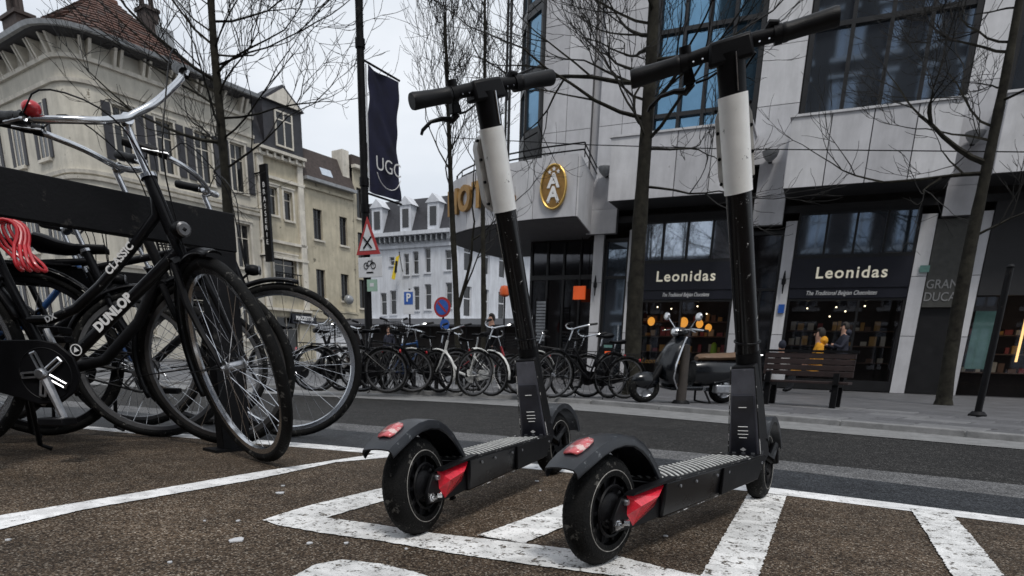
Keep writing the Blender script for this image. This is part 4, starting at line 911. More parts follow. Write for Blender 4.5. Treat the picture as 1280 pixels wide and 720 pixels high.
# outward normal check: path runs from right to left, so outside is on its left
sg = -1
def sw(prof, name, m_, par=cb_): return run([(sg * o, z) for o, z in prof], full, name, m_, par)
sw([(0, EAVE - .75), (.10, EAVE - .75), (.12, EAVE - .62), (0, EAVE - .62)], 'frieze', M_TRIM)
sw([(0, EAVE - .10), (.50, EAVE - .06), (.62, EAVE), (.62, EAVE + .06), (0, EAVE + .06)], 'eaves', M_SLATE)
sw([(.60, EAVE - .02), (.74, EAVE - .02), (.78, EAVE + .12), (.72, EAVE + .14), (.60, EAVE + .05)], 'gutter', M_ZINC)
for z in (3.55, 6.55, 6.75, 9.75): sw([(0, z), (.09, z), (.12, z + .12), (0, z + .14)], 'string_course', M_TRIM)
def at_full(s):
    acc_ = 0
    for p, q in zip(full, full[1:]):
        d_ = Vector((q[0] - p[0], q[1] - p[1])); 
        if acc_ + d_.length >= s: u = d_.normalized(); return Vector(p) + u * (s - acc_), u
        acc_ += d_.length
    return Vector(full[-1]), u
s = .4
while s < 19:
    for ds in (0, .22):
        p, u = at_full(s + ds); nn = Vector((u.y, -u.x)) * sg
        if True:
            a_ = math.atan2(u.y, u.x); Mx = Matrix.Translation((p.x, p.y, 0)) @ Matrix.Rotation(a_, 4, 'Z'); y1 = .42 * (1 if (Matrix.Rotation(a_, 2) @ Vector((0, 1))).dot(nn) > 0 else -1)
            k_ = MB(Mx); k_.hexa([(-.05, 0, EAVE - .72), (.05, 0, EAVE - .72), (.05, y1 * .25, EAVE - .72), (-.05, y1 * .25, EAVE - .72), (-.05, 0, EAVE - .10), (.05, 0, EAVE - .10), (.05, y1, EAVE - .10), (-.05, y1, EAVE - .10)]); k_.build('eaves_bracket', M_TRIM, cb_, smooth=False)
    s += 1.05
# pyramid roof of overlapping tile courses over the corner block
roof = thing('tiled_roof_tmp', 'x', 'x'); bpy.data.objects.remove(roof)
ur = uz(243, 97)[0]; apex = Vector((UC + 1.9, 3.2, EAVE + 2.9)); zr = EAVE + .05
base_ = [Vector((ur, -.55, zr)), Vector((UC, -.60, zr)), Vector((bend[3][0] - .42, bend[3][1] - .42, zr)), Vector((lft[0] - .60, lft[1], zr)), Vector((lft[0] - .60, lft[1] + 12, zr)), Vector((ur, 6.5, zr))]
ridge_end = Vector((apex.x, lft[1] + 12, apex.z))
apx2 = apex + Vector((.8, 0, 0))
rf = MB(); rf.add([tuple(p) for p in base_] + [tuple(apex), tuple(apx2), tuple(ridge_end)], [(0, 1, 6, 7), (1, 2, 6), (2, 3, 6), (3, 4, 8, 6), (5, 0, 7), (4, 5, 7, 6, 8)]); roofo = rf.build('roof', M_TILE[2], cb_, smooth=False)
rt_ = random.Random(5)
def tile_face(a, b_, top_a, top_b, rows, out):
    nrm = (b_ - a).cross(top_a - a).normalized()
    if nrm.dot(out) < 0: nrm = -nrm
    batches = {0: MB(), 1: MB(), 2: MB()}
    for r in range(rows):
        t0, t1 = r / rows, (r + 1.12) / rows; t1 = min(1, t1)
        p0, q0 = a.lerp(top_a, t0), b_.lerp(top_b, t0); p1, q1 = a.lerp(top_a, t1), b_.lerp(top_b, t1); wd = (q0 - p0).length; n = max(1, int(wd / .24))
        for k in range(n):
            c = [p0.lerp(q0, (k + .03) / n), p0.lerp(q0, (k + .97) / n), p1.lerp(q1, (k + .97) / n), p1.lerp(q1, (k + .03) / n)]; h = .045 + rt_.uniform(0, .02)
            batches[rt_.choice([0, 0, 1, 2])].add([c[0] + nrm * h, c[1] + nrm * h, c[2] + nrm * .012, c[3] + nrm * .012, c[0], c[1]], [(0, 1, 2, 3), (4, 5, 1, 0)])
    for k, bt_ in batches.items(): bt_.build('roof_tile', M_TILE[k], roofo, smooth=False, kind='stuff')
tile_face(base_[0], base_[1], apx2, apex, 16, Vector((0, -1, .5)))
tile_face(base_[1], base_[2], apex, apex, 16, Vector((-.5, -1, .5)))
tile_face(base_[2], base_[3], apex, apex, 16, Vector((-1, -.5, .5)))
tile_face(base_[3], base_[4], apex, ridge_end, 16, Vector((-1, 0, .5)))
MB().tube([apx2, apex, ridge_end], .12, 6).build('ridge_tile', M_TILE[1], roofo)
# low roof of the long wing, chimneys, dormer
MB().add([(ur, -.5, zr), (u2a, -.5, zr), (u2a, 3.0, zr + .9), (ur, 3.0, zr + .9)], [(0, 1, 2, 3)]).build('wing_roof', M_SLATE, cb_, smooth=False)
def chimney(par, x, y, z0, z1, w, d_, pots, m_=M_BRICKD):
    c = MB().box(x - w / 2, x + w / 2, y - d_ / 2, y + d_ / 2, z0, z1).build('chimney', m_, par, smooth=False)
    MB().box(x - w / 2 - .07, x + w / 2 + .07, y - d_ / 2 - .07, y + d_ / 2 + .07, z1, z1 + .12).build('chimney_cap', m_, c, smooth=False)
    for i in range(pots):
        px_ = lerp(x - w * .36, x + w * .36, i / max(1, pots - 1)); MB().lathe((px_, y, z1 + .12), [(.11, 0), (.085, .85), (.11, .9), (.0, .9)], 10, 'z').build('chimney_pot', M_BRICKD, c)
chimney(cb_, lft[0] + .5, 4.35, EAVE - .3, EAVE + 1.35, .6, 1.3, 1)
for i in range(4): MB().lathe((lft[0] + .5, 3.85 + i * .33, EAVE + 1.45), [(.075, 0), (.06, 1.1), (.0, 1.1)], 8, 'z').build('chimney_pot', M_BRICKD, cb_)
ud = uz(178, 30)[0] + .6
chimney(cb_, apx2.x + 1.15, 3.0, EAVE + 1.2, EAVE + 3.0, .55, .7, 2)
sk_ = MB(); sk_.box(apx2.x + .55, apx2.x + 1.25, 1.35, 1.45, EAVE + 1.3, EAVE + 2.0); sk_.build('roof_hatch', M_ZINC, cb_, smooth=False)

# ornate house with slate dormer
oh = root_for('ornate_house', 'tall ornate cream house with slate mansard and gabled dormer, second from the corner', 'house', RP, RE)
EV2 = uz(340, 188)[1] + .0
ws2 = [rect(335, 232, 348, 270), rect(354, 238, 367, 277), rect(342, 318, 372, 358)]
ws2.append((ws2[0][0], ws2[1][1], .3, 2.2))
b = MB(); wall_mesh(b, u2a + .02, u3a - .02, 0, EV2, ws2); b.build('wall', M_OCHRE, oh, smooth=False)
for i, o in enumerate(ws2): window(oh, *o, .14, M_TRIM, M_HOUSEG, 2 if i > 1 else 1, 1, .05, M_TRIM, bars=[.7], surround=M_TRIM if i < 3 else None)
for x in (u2a + .04, u3a - .36): MB().box(x, x + .32, -.12, .0, 2.6, EV2 - .1).build('pilaster', M_TRIM, oh, smooth=False)
for z, d_ in ((2.45, .22), (4.85, .16), (5.55, .12), (8.3, .14), (EV2 - .35, .22), (EV2 - .12, .38)): MB().box(u2a - .02, u3a + .02, -d_, .0, z, z + .12).build('cornice', M_TRIM, oh, smooth=False)
for i in range(7): x = lerp(u2a + .1, u3a - .1, i / 6); MB().box(x - .05, x + .05, -.30, -.001, EV2 - .34, EV2 - .13).build('bracket', M_TRIM, oh, smooth=False)
r_ = ws2[2]
for i in range(9): x = lerp(r_[0] - .05, r_[1] + .05, i / 8); MB().box(x - .014, x + .014, -.24, -.21, r_[2] - .05, r_[2] + .48).build('baluster', M_DARKST, oh, smooth=False)
MB().box(r_[0] - .1, r_[1] + .1, -.26, -.19, r_[2] + .482, r_[2] + .53).build('balcony_rail', M_DARKST, oh, smooth=False); MB().box(r_[0] - .15, r_[1] + .15, -.30, .0, r_[2] - .16, r_[2] - .052).build('balcony_slab', M_TRIM, oh, smooth=False)
MB().hexa([(u2a, -.1, EV2), (u3a, -.1, EV2), (u3a, 4, EV2), (u2a, 4, EV2), (u2a, .7, EV2 + 2.0), (u3a, .7, EV2 + 2.0), (u3a, 4, EV2 + 2.2), (u2a, 4, EV2 + 2.2)]).build('mansard_roof', M_SLATE, oh, smooth=False)
d0 = uz(328, 150)[0]; d1 = uz(376, 160)[0]; dz = uz(350, 128)[1]
dw = MB().box(d0, d1, -.05, 1.2, EV2 + .02, EV2 + 2.0).build('dormer', M_SLATE, oh, smooth=False)
o = (lerp(d0, d1, .28), lerp(d0, d1, .74), EV2 + .25, EV2 + 1.75); window(oh, *o, -.12, M_TRIM, M_HOUSEG, 2, 1, .07, None, bars=[.75])
MB().prism([(d0 - .1, EV2 + 2.0), (d1 + .1, EV2 + 2.0), ((d0 + d1) / 2, EV2 + 2.85)], -.2, 1.4).build('dormer_gable', M_SLATE, oh, smooth=False)
MB().prism([(d0 + .1, EV2 + 2.02), (d1 - .1, EV2 + 2.02), ((d0 + d1) / 2, EV2 + 2.7)], -.23, -.201).build('gable_board', M_TRIM, oh, smooth=False)
# shop sign on it
MB().box(uz(362, 381)[0], u3a + .3, -.16, -.02, 2.35 - .45, 2.38).build('shop_fascia', M_NAVY, oh, smooth=False)
text('shop_name', 'PIAZZETTA', .26, M_WHITET, oh, wallM((uz(362, 381)[0] + u3a + .3) / 2, -.17, 2.16), bold=.01, sx=.8)

# plain cream house
ch_ = root_for('plain_house', 'plain weathered cream house with a skylight, third from the corner', 'house', RP, RE)
EV3 = 8.82
ws3 = [rect(391, 260, 404, 301), rect(424, 270, 435, 308), rect(395, 336, 408, 373), rect(426, 342, 437, 377)]
b = MB(); wall_mesh(b, u3a + .02, u3b - .02, 0, EV3, ws3 + [(u3a + .3, u3b - .3, .1, 2.1)]); b.build('wall', M_OCHRE, ch_, smooth=False)
for o in ws3: window(ch_, *o, .14, M_SLATE, M_HOUSEG, 2, 1, .04, M_TRIM, bars=[.7])
MB().box(u3a + .3, u3b - .3, .2, .26, .1, 2.1).build('shopfront', M_SIGNW, ch_, smooth=False)
for z, d_, h_ in ((2.25, .16, .34), (2.62, .2, .10), (EV3 - .45, .1, .12), (EV3 - .12, .35, .14)): MB().box(u3a, u3b, -d_, 0, z, z + h_).build('cornice', M_OCHRE if d_ < .3 else M_ZINC, ch_, smooth=False)
MB().hexa([(u3a, -.2, EV3 + .02), (u3b, -.2, EV3 + .02), (u3b, 4, EV3 + .02), (u3a, 4, EV3 + .02), (u3a, .5, EV3 + 1.45), (u3b, .5, EV3 + 1.45), (u3b, 4, EV3 + 2.3), (u3a, 4, EV3 + 2.3)]).build('roof', M_BRICKD, ch_, smooth=False)
sa, sz = uz(402, 222); sb, sz2 = uz(415, 210)
t0 = .35
MB().hexa([(sa, -.06, EV3 + .35), (sb, -.06, EV3 + .35), (sb, .0, EV3 + .35), (sa, .0, EV3 + .35), (sa, .38, EV3 + 1.15), (sb, .38, EV3 + 1.15), (sb, .45, EV3 + 1.15), (sa, .45, EV3 + 1.15)]).build('skylight', mat('skylight_glass', (.55, .6, .66), .15, .6), ch_, smooth=False)
MB().box(u3b - .55, u3b - .1, .1, .9, EV3 + .6, EV3 + 1.9).build('party_wall', M_TRIM, ch_, smooth=False)
# narrow house behind the sign pole
nh = root_for('narrow_house', 'narrow beige house seen just left of the tall sign pole, last of the row', 'house', RP, RE)
b = MB(); e4 = [(u3b + .25, u3b + .75, z, z + 1.5) for z in (.6, 3.0, 5.4, 7.6)]; wall_mesh(b, u3b, u4b, 0, 10.1, e4); b.build('wall', M_OCHRE, nh, smooth=False)
for o in e4: window(nh, *o, .14, M_SLATE, M_HOUSEG, 1, 1, .05, M_TRIM)
MB().box(u3b, u4b, .0, 4, 10.1, 10.6).build('roof', M_BRICKD, nh, smooth=False); MB().box(u3b - .05, u4b, -.3, 0, 9.95, 10.1).build('cornice', M_TRIM, nh, smooth=False)
for (ob, ua, ub, z) in ((cb_, UC, u2a, EAVE), (oh, u2a, u3a, EV2), (ch_, u3a, u3b, EV3), (nh, u3b, u4b, 10.1)):
    MB().box(ua + .03, ub - .03, .5, 7, 0, z - .02).build('interior', M_INT, ob, smooth=False)
# hanging vertical sign
hu = uz(324, 300)[0]
hs_ = root_for('hanging_sign', 'tall narrow black vertical sign projecting from the ornate house', 'sign', P2(hu, 0), RE)
za, zb = uz(324, 328)[1], uz(324, 210)[1]
MB().box(-.06, .06, -.95, -.45, za, zb).build('sign_box', M_BLACK, hs_, smooth=False)
for z in (za + .3, zb - .3): MB().box(-.02, .02, -.45, .0, z - .03, z + .03).build('bracket', M_DARKST, hs_, smooth=False)
text('lettering', 'B\nR\nA\nS\nS\nE\nR\nI\nE', .30, M_WHITET, hs_, Matrix.Translation((-.066, -.70, (za + zb) / 2)) @ Matrix.Rotation(-PI / 2, 4, 'Z') @ Matrix.Rotation(PI / 2, 4, 'X'), ext=.003)
# globe lamp on the plain house
gu, gz = uz(428, 375)
gl_ = root_for('globe_lamp', 'grey globe lamp on a short bracket on the plain cream house', 'lamp', P2(gu, -.5), RE); MB().ball((0, 0, gz), .26, 16).build('globe', mat('grey_globe', (.25, .26, .27), .25, .2), gl_); MB().tube([(0, .5, gz + .1), (0, 0, gz + .26)], .03, 6).build('bracket', M_DARKST, gl_)

# ---------------- white building closing the street
def far(px, py, Zc):
    d = Vector(((px - CX) / F, (py - CY) / F, 1)) * Zc; return RW.transposed() @ d + EYE
Wc = far(566, 398, 47)
dL = ray(-900, 410); dL = Vector((dL.x, dL.y)).normalized(); dR = ray(1250, 478); dR = Vector((dR.x, dR.y)).normalized()
eL = (-dL.x, -dL.y)
wb_ = root_for('white_building', 'white corner building with slate mansard and small dormers at the end of the street', 'building', (Wc.x, Wc.y), eL)
WL = Wall((Wc.x, Wc.y), eL, wb_)
ev = WL.px(520, 293)[1]; uL = WL.px(468, 350)[0] - 3
ops = []
for (x0, y0, x1, y1) in ((476, 366, 483, 394), (488, 363, 495, 393), (517, 358, 524, 388), (531, 355, 539, 387), (487, 321, 493, 332), (505, 317, 511, 344), (516, 314, 523, 343), (531, 310, 538, 341), (556, 312, 564, 338), (557, 353, 565, 385)):
    a, za = WL.px(x0, y1); b_, zb = WL.px(x1, y0)
    if b_ < -.05: ops.append((a, b_, za, zb))
b = MB(); wall_mesh(b, uL, 0, 0, ev, ops); b.build('wall', M_WHITEH, wb_, smooth=False)
for o in ops: window(wb_, *o, .12, M_SIGNW, M_HOUSEG, 1, 1, .05, M_WHITEH, bars=[.6])
ev0 = WL.px(520, 388)[1]
for z, d_, h_ in ((ev - .1, .6, .25), (ev - .9, .12, .2), (ev0 - .9, .5, .3), (ev0 - 1.4, .2, .5)): MB().box(uL, .02, -d_, 0, z, z + h_).build('cornice', M_WHITEH, wb_, smooth=False)
for i in range(22): x = lerp(uL + .2, -.2, i / 21); MB().box(x - .06, x + .06, -.45, -.001, ev - .5, ev - .11).build('bracket', M_ZINC, wb_, smooth=False)
MB().box(uL, -.02, -.06, 0, .2, ev0 - 1.5).build('shopfront', M_SLATE, wb_, smooth=False)
Mr = Matrix.Rotation(math.atan2(dR.y, dR.x) - math.atan2(eL[1], eL[0]), 4, 'Z')
opr = [(1.2 + i * 2.1, 2.1 + i * 2.1, z, z + 2.1) for i in range(6) for z in (ev0 - .3, ev0 + 2.9)]
b = MB(Mr); wall_mesh(b, 0, 14, 0, ev, opr); b.build('wall', M_WHITEH, wb_, smooth=False)
for o in opr:
    f = MB(Mr); f.box(o[0], o[0] + .07, .1, .18, o[2], o[3]); f.box(o[1] - .07, o[1], .1, .18, o[2], o[3]); f.box(o[0] + .07, o[1] - .07, .1, .18, o[2] + 1.2, o[2] + 1.28); w = f.build('window', M_SIGNW, wb_, smooth=False); MB(Mr).box(o[0], o[1], .15, .17, o[2], o[3]).build('pane', M_HOUSEG, w, smooth=False)
for z, d_, h_ in ((ev - .1, .6, .25), (ev0 - .9, .5, .3), (ev0 - 1.4, .2, .5)): MB(Mr).box(.03, 14, -d_, 0, z, z + h_).build('cornice', M_WHITEH, wb_, smooth=False)
MB(Mr).box(.05, 14, -.08, 0, .2, ev0 - 1.5).build('shopfront', M_SLATE, wb_, smooth=False)
MB().hexa([(uL, -.1, ev + .15), (0, -.1, ev + .15), (1.5, 6, ev + .15), (uL, 6, ev + .15), (uL, .9, ev + 2.6), (-.3, .9, ev + 2.6), (1.2, 6, ev + 2.9), (uL, 6, ev + 2.9)]).build('mansard_roof', M_SLATE, wb_, smooth=False)
for x in (uL * .93, uL * .66, uL * .40, uL * .16):
    d = MB().box(x - .5, x + .5, -.12, 1.0, ev + .2, ev + 2.0).build('dormer', M_WHITEH, wb_, smooth=False); MB().prism([(x - .65, ev + 2.0), (x + .65, ev + 2.0), (x, ev + 2.6)], -.2, 1.2).build('dormer_gable', M_WHITEH, d, smooth=False); MB().box(x - .28, x + .28, -.15, -.121, ev + .5, ev + 1.75).build('pane', M_HOUSEG, d, smooth=False)
MB().box(uL + .1, -.3, .5, 6, 0, ev).build('interior', M_INT, wb_, smooth=False)
# flag on it
a, za = WL.px(503, 334)
fg = root_for('yellow_flag', 'yellow and black flag hanging from the white building', 'flag', (Wc.x + eL[0] * a, Wc.y + eL[1] * a), eL)
MB().tube([(0, 0, za - .3), (.5, -1.0, za + .9)], .03, 6).build('flag_pole', M_DARKST, fg)
MB().hexa([(-.35, -.9, za - .9), (.0, -.95, za - 1.0), (.0, -.93, za - 1.0), (-.35, -.88, za - .9), (.0, -.75, za + .6), (.45, -.9, za + .7), (.45, -.88, za + .7), (.0, -.73, za + .6)]).build('cloth', mat('yellow_cloth', (.70, .50, .01), .8), fg, smooth=False)
MB().hexa([(.0, -.98, za - .5), (.22, -.98, za - .5), (.22, -.95, za - .5), (.0, -.95, za - .5), (.1, -.95, za + .3), (.3, -.97, za + .3), (.3, -.94, za + .3), (.1, -.92, za + .3)]).build('black_figure', M_BLACKP, fg, smooth=False)

# ---------------- terrace across the street behind the camera (seen in the glass)
def terrace(x0, x1, y, H, label, nst, st0=.8):
    bk = thing('opposite_terrace', label, 'building', (0, y, 0), PI)
    ops = [(x, x + 1.15, z, z + 2.3) for x in [x0 + .9 + 2.3 * i for i in range(int((x1 - x0 - 1.2) / 2.3))] for z in [st0 + 3.3 * k for k in range(nst)]]
    b = MB(); wall_mesh(b, x0, x1, 0, H, ops, depth=.3); b.build('wall', M_BRICKD, bk, smooth=False)
    f = MB(); g_ = MB()
    for o in ops:
        f.box(o[0], o[1], .2, .26, o[3] - .12, o[3]); f.box(o[0], o[1], .2, .26, o[2], o[2] + .12); f.box(o[0], o[0] + .12, .2, .26, o[2], o[3]); f.box(o[1] - .12, o[1], .2, .26, o[2], o[3]); f.box((o[0] + o[1]) / 2 - .06, (o[0] + o[1]) / 2 + .06, .2, .26, o[2], o[3]); f.box(o[0] + .1, o[1] - .1, .2, .26, o[2] + 1.5, o[2] + 1.6); f.box(o[0] - .18, o[1] + .18, -.15, .0, o[2] - .2, o[2]); f.box(o[0] - .14, o[1] + .14, -.1, .0, o[3], o[3] + .2)
        g_.box(o[0], o[1], .24, .25, o[2], o[3])
    f.build('window_frame', M_SIGNW, bk, smooth=False, kind='stuff'); g_.build('pane', M_PALEG, bk, smooth=False, kind='stuff')
    MB().box(x0, x1, -.3, 8, H, H + .6).build('roof', M_SLATE, bk, smooth=False)
terrace(-30, 7.4, -15, 23, 'tall sooty brick block across the street, visible only as reflections in the hotel glass', 6)
terrace(7.6, 36, -17, 7.0, 'lower sooty brick terrace across the street, visible only as reflections in the hotel glass', 2)

# ================================================================ BICYCLES
M_RIMD = mat('dull_rim', (.16, .16, .165), .4, .8, var=.3)
def bicycle(label, group, loc, hd, steer=0.0, lean=0.0, frame_m=M_BLACK, style='step', fend_m=M_BLACK, bar='swept', detail=1, scale=1.0, guard=True,
            basket=None, rack=True, lettering=False, saddle_m=None, crank=-.62, refl=False, Rw=.355, lamp=True, bell=False, hbt=.33, pannier=None, low_seat=False, roll=0.0, lift=0.0, rim_m=None):
    """local space: x forward, z up, origin on the ground under the front wheel's hub"""
    t = thing('bicycle', label, 'bicycle', (loc[0], loc[1], loc[2] if len(loc) > 2 else 0), hd, group, rx=-lean, scale=scale)
    WB = 1.10; ns = 56 if detail else 22; kt = 10 if detail else 5; nt_ = 12 if detail else 6
    F0 = Vector((0, 0, Rw)); R0 = Vector((-WB, 0, Rw)); BB = Vector((-.66, 0, .30))
    ax = Vector((-.335, 0, .942)).normalized(); base_ = Vector((-.055, 0, Rw))
    def sa(s, f=0, y=0): return base_ + ax * s + Vector((ax.z, 0, -ax.x)) * f + Vector((0, y, 0))
    Ms = Matrix.Translation(base_) @ Matrix.Rotation(steer, 4, ax) @ Matrix.Translation(-base_)
    def wheel(name, c, M):
        w = MB(M); w.torus(c, Rw - .019, .019, ns, kt); o = w.build(name, M_RUBBER, t)
        r = MB(M); r.lathe(c, [(Rw - .034, -.012), (Rw - .052, -.010), (Rw - .057, 0), (Rw - .052, .010), (Rw - .034, .012)], ns); r.build('rim', rim_m or (M_CHROME if detail else M_RIMD), o)
        h = MB(M); h.tube([Vector(c) + Vector((0, -.05, 0)), Vector(c) + Vector((0, .05, 0))], [.009, .009], 8)
        for y in (-.032, .032): h.lathe(c, [(0, y - .002), (.026, y - .002), (.026, y + .002), (0, y + .002)], 14)
        h.tube([Vector(c) + Vector((0, -.03, 0)), Vector(c) + Vector((0, .03, 0))], .014, 10); h.build('hub', M_STEEL, o)
        s_ = MB(M); n = 32 if detail else 14
        for i in range(n):
            a = 2 * PI * i / n; sd = -.032 if i % 2 else .032; off = (.9 if (i // 2) % 2 else -.9)
            p = Vector(c) + Vector((.024 * math.cos(a + off), sd, .024 * math.sin(a + off))); q = Vector(c) + Vector(((Rw - .05) * math.cos(a), 0, (Rw - .05) * math.sin(a)))
            s_.tube([p, q], .0013 if detail else .003, 3, caps=False)
        s_.build('spokes', M_CHROME if detail else M_RIMD, o, kind='stuff')
        if detail: v = MB(M); v.tube([Vector(c) + Vector((Rw - .05, 0, 0)), Vector(c) + Vector((Rw - .095, 0, 0))], .003, 5); v.build('valve', M_STEEL, o)
        return o
    fw = wheel('front_wheel', F0, Ms); wheel('rear_wheel', R0, None)
    def fender(name, c, a0, a1, M):
        R = Rw + .018; sec = [(-.028, -.010), (-.024, -.001), (-.012, .006), (0, .008), (.012, .006), (.024, -.001), (.028, -.010)]; n = 26 if detail else 10; vs = []
        for i in range(n + 1):
            a = a0 + (a1 - a0) * i / n
            for y, h in sec: vs.append((c[0] + (R + h) * math.cos(a), y, c[2] + (R + h) * math.sin(a)))
        k = len(sec); fs = [(i * k + j, i * k + j + 1, (i + 1) * k + j + 1, (i + 1) * k + j) for i in range(n) for j in range(k - 1)]
        f = MB(M).add(vs, fs).build(name, fend_m, t); so_ = f.modifiers.new('solid', 'SOLIDIFY'); so_.thickness = .002; so_.offset = -1
        s_ = MB(M)
        for sy in (-.042, .042): 
            a = a0 + (a1 - a0) * .88; s_.tube([(c[0], sy, c[2]), (c[0] + R * math.cos(a), sy * .7, c[2] + R * math.sin(a))], .0022 if detail else .004, 4)
        s_.build('fender_stay', M_DARKST, f, kind='stuff'); return f
    fender('front_fender', F0, rad(78), rad(205), Ms); rfd = fender('rear_fender', R0, rad(20), rad(192), None)
    HB, HT = hbt, hbt + .24 * (1 if hbt > .34 else .8); hb, ht = sa(HB), sa(HT); ST = Vector((-.78, 0, .62)); SC = Vector((-.835, 0, .80 if not low_seat else .74)); SS = Vector((-.865, 0, .93 if not low_seat else .82))
    f = MB(); f.tube([sa(HB - .015), sa(HT + .015)], [.021] * 2, nt_)
    f.tube([BB, ST, SC], .0155, nt_)
    if style == 'step':      # two down tubes, the upper one curving to the seat tube
        f.tube([sa(HB + .02), lerp(sa(HB + .02), BB, .5), BB], .0185, nt_)
        f.tube([sa(HT - .03), sa(HT - .10, -.03), (-.33, 0, .745), (-.40, 0, .67), (-.47, 0, .60), (-.56, 0, .525), (-.65, 0, .485), (-.725, 0, .48)], .016, nt_)
    elif style == 'diamond':
        f.tube([sa(HB + .02), BB], .018, nt_); f.tube([sa(HT - .03), (-.81, 0, .76)], .016, nt_)
    else:                    # low single tube
        f.tube([sa(HB + .04), (-.30, 0, .52), (-.45, 0, .36), BB], .022, nt_)
    for y in (-.055, .055):
        f.tube([BB + Vector((0, y * .4, 0)), R0 + Vector((.02, y, 0)), R0 + Vector((0, y, 0))], .009, 8 if detail else 5); f.tube([ST + Vector((0, y * .3, 0)), R0 + Vector((0, y, .01))], .0075, 8 if detail else 5)
    f.tube([BB + Vector((0, -.036, 0)), BB + Vector((0, .036, 0))], .024, nt_)
    fo = f.build('frame', frame_m, t)
    k_ = MB(Ms)
    for y in (-.048, .048): k_.tube([sa(HB - .02, 0, y * .8), sa(.22, .002, y * 1.05), sa(.10, .022, y * 1.02), sa(.03, .045, y), F0 + Vector((0, y, 0))], [.013, .013, .011, .009, .008], 8 if detail else 5)
    k_.tube([sa(HB - .02, 0, -.042), sa(HB - .008, 0, 0), sa(HB - .02, 0, .042)], .016, 8); k_.build('fork', frame_m, t)
    if detail: 
        c_ = MB(); c_.lathe((0, 0, 0), [(0, 0), (.027, 0), (.027, .012), (.021, .014), (0, .014)], 18, 'z'); me_ = Matrix.Translation(sa(HT + .012)) @ ax.to_track_quat('Z', 'Y').to_matrix().to_4x4()
        c_.v = [me_ @ v for v in c_.v]; c_.build('headset', M_CHROME, t)
    # stem and bar
    qh = HT + .18; MB(Ms).tube([sa(HT + .01), sa(qh)], .0115, 10).build('stem', M_CHROME, t)
    if bar == 'swept': pts = [(-.31, -.13, .15), (-.29, -.07, .115), (-.25, -.01, .07), (-.17, .03, .03), (-.09, .04, .0), (-.03, .03, -.004)]
    elif bar == 'flat': pts = [(-.29, -.07, .02), (-.2, -.02, .01), (-.1, .02, .0), (-.03, .02, .0)]
    else: pts = [(-.27, -.19, .12), (-.26, -.10, .125), (-.23, .0, .12), (-.13, .04, .06), (-.05, .03, .0)]
    full_ = [sa(qh + z + .005 + roll * y + lift, x, y) for y, x, z in pts]; full_ += [sa(qh + .005, .028, 0)] + [sa(qh + z + .005 - roll * y + lift, x, -y) for y, x, z in reversed(pts)]
    # smooth the bar
    def smooth(P, it=2):
        for _ in range(it):
            Q = [P[0]]
            for a, b_ in zip(P, P[1:]): Q += [a.lerp(b_, .25), a.lerp(b_, .75)]
            Q.append(P[-1]); P = Q
        return P
    hbar = MB(Ms); hbar.tube(smooth(full_, 2 if detail else 1), .0115, 10 if detail else 5); hbo = hbar.build('handlebar', M_CHROME, t)
    MB(Ms).tube([sa(qh + .005, .0, 0), sa(qh + .005, .03, 0)], [.018, .019], 10).build('bar_clamp', M_CHROME, hbo)
    gd = (Vector(full_[0]) - Vector(full_[1])).normalized()
    for sgn in (-1, 1):
        e0 = full_[0] if sgn < 0 else full_[-1]; e1 = full_[1] if sgn < 0 else full_[-2]; d_ = (e0 - e1).normalized(); L_ = .125
        a = e0 - d_ * (L_ - .035); P = [a + d_ * (L_ * k / 6) for k in range(7)]
        MB(Ms).tube(P, [.0165, .019, .0175, .0175, .018, .019, .0165], 12 if detail else 6).build('grip', M_GRIP, t)
        if detail:
            b0 = a - d_ * .02; MB(Ms).tube([b0 - d_ * .016, b0 + d_ * .014], .0185, 10).build('lever_clamp', M_BLACKP, t)
            nv = Vector((ax.z, 0, -ax.x)) * .055; nv2 = nv * .95 + Vector((0, 0, -.012)); MB(Ms).tube([b0, b0 + nv * .5 - Vector((0, 0, .014)), b0 + nv2 + d_ * .03 - Vector((0, 0, .012)), b0 + nv2 * .92 + d_ * .12 - Vector((0, 0, .022))], [.009, .007, .006, .005], 6).build('brake_lever', M_STEEL, t)
            MB(Ms).tube(smooth([b0 + nv * .5, b0 + nv * 1.6 + Vector((0, -sgn * .05, .05)), sa(qh - .02, .13, sgn * .08), sa(HT + .02, .09, sgn * .02), sa(.36, .03, 0)], 2), .0026, 5, caps=False).build('brake_cable', M_BLACKP, t)
    if bell: 
        p = full_[2]; MB(Ms).ball(p + ax * .032, .027, 14, (1, 1, .85)).build('bell', M_CABRED, t)
    # saddle
    sd_ = saddle_m or M_BLACKP; s_ = MB(); rows = []
    for (x, w, z, dp_) in ((.135, .008, -.012, .018), (.12, .021, .002, .03), (.06, .026, .0, .032), (.0, .036, -.004, .036), (-.05, .062, .002, .045), (-.09, .092, .014, .055), (-.125, .098, .022, .06), (-.15, .080, .018, .055), (-.16, .04, .006, .03)):
        rows.append([(x, w * math.cos(a), z + (dp_ * .35 * math.sin(a) if math.sin(a) > 0 else dp_ * math.sin(a))) for a in [2 * PI * j / 14 for j in range(14)]])
    vs = [Vector(p) + SS + Vector((-.01, 0, .03)) for r in rows for p in r]; n = 14
    s_.add(vs, [(i * n + j, i * n + (j + 1) % n, (i + 1) * n + (j + 1) % n, (i + 1) * n + j) for i in range(len(rows) - 1) for j in range(n)] + [tuple(range(n)), tuple(range((len(rows) - 1) * n, len(rows) * n))])
    so_ = s_.build('saddle', sd_, t)
    MB().tube([SC - Vector((0, 0, .02)), SS], .0125, 8).build('seat_post', M_CHROME, t)
    # crank set
    c_ = Vector((math.cos(crank * PI), 0, math.sin(crank * PI)))
    cr_ = MB()
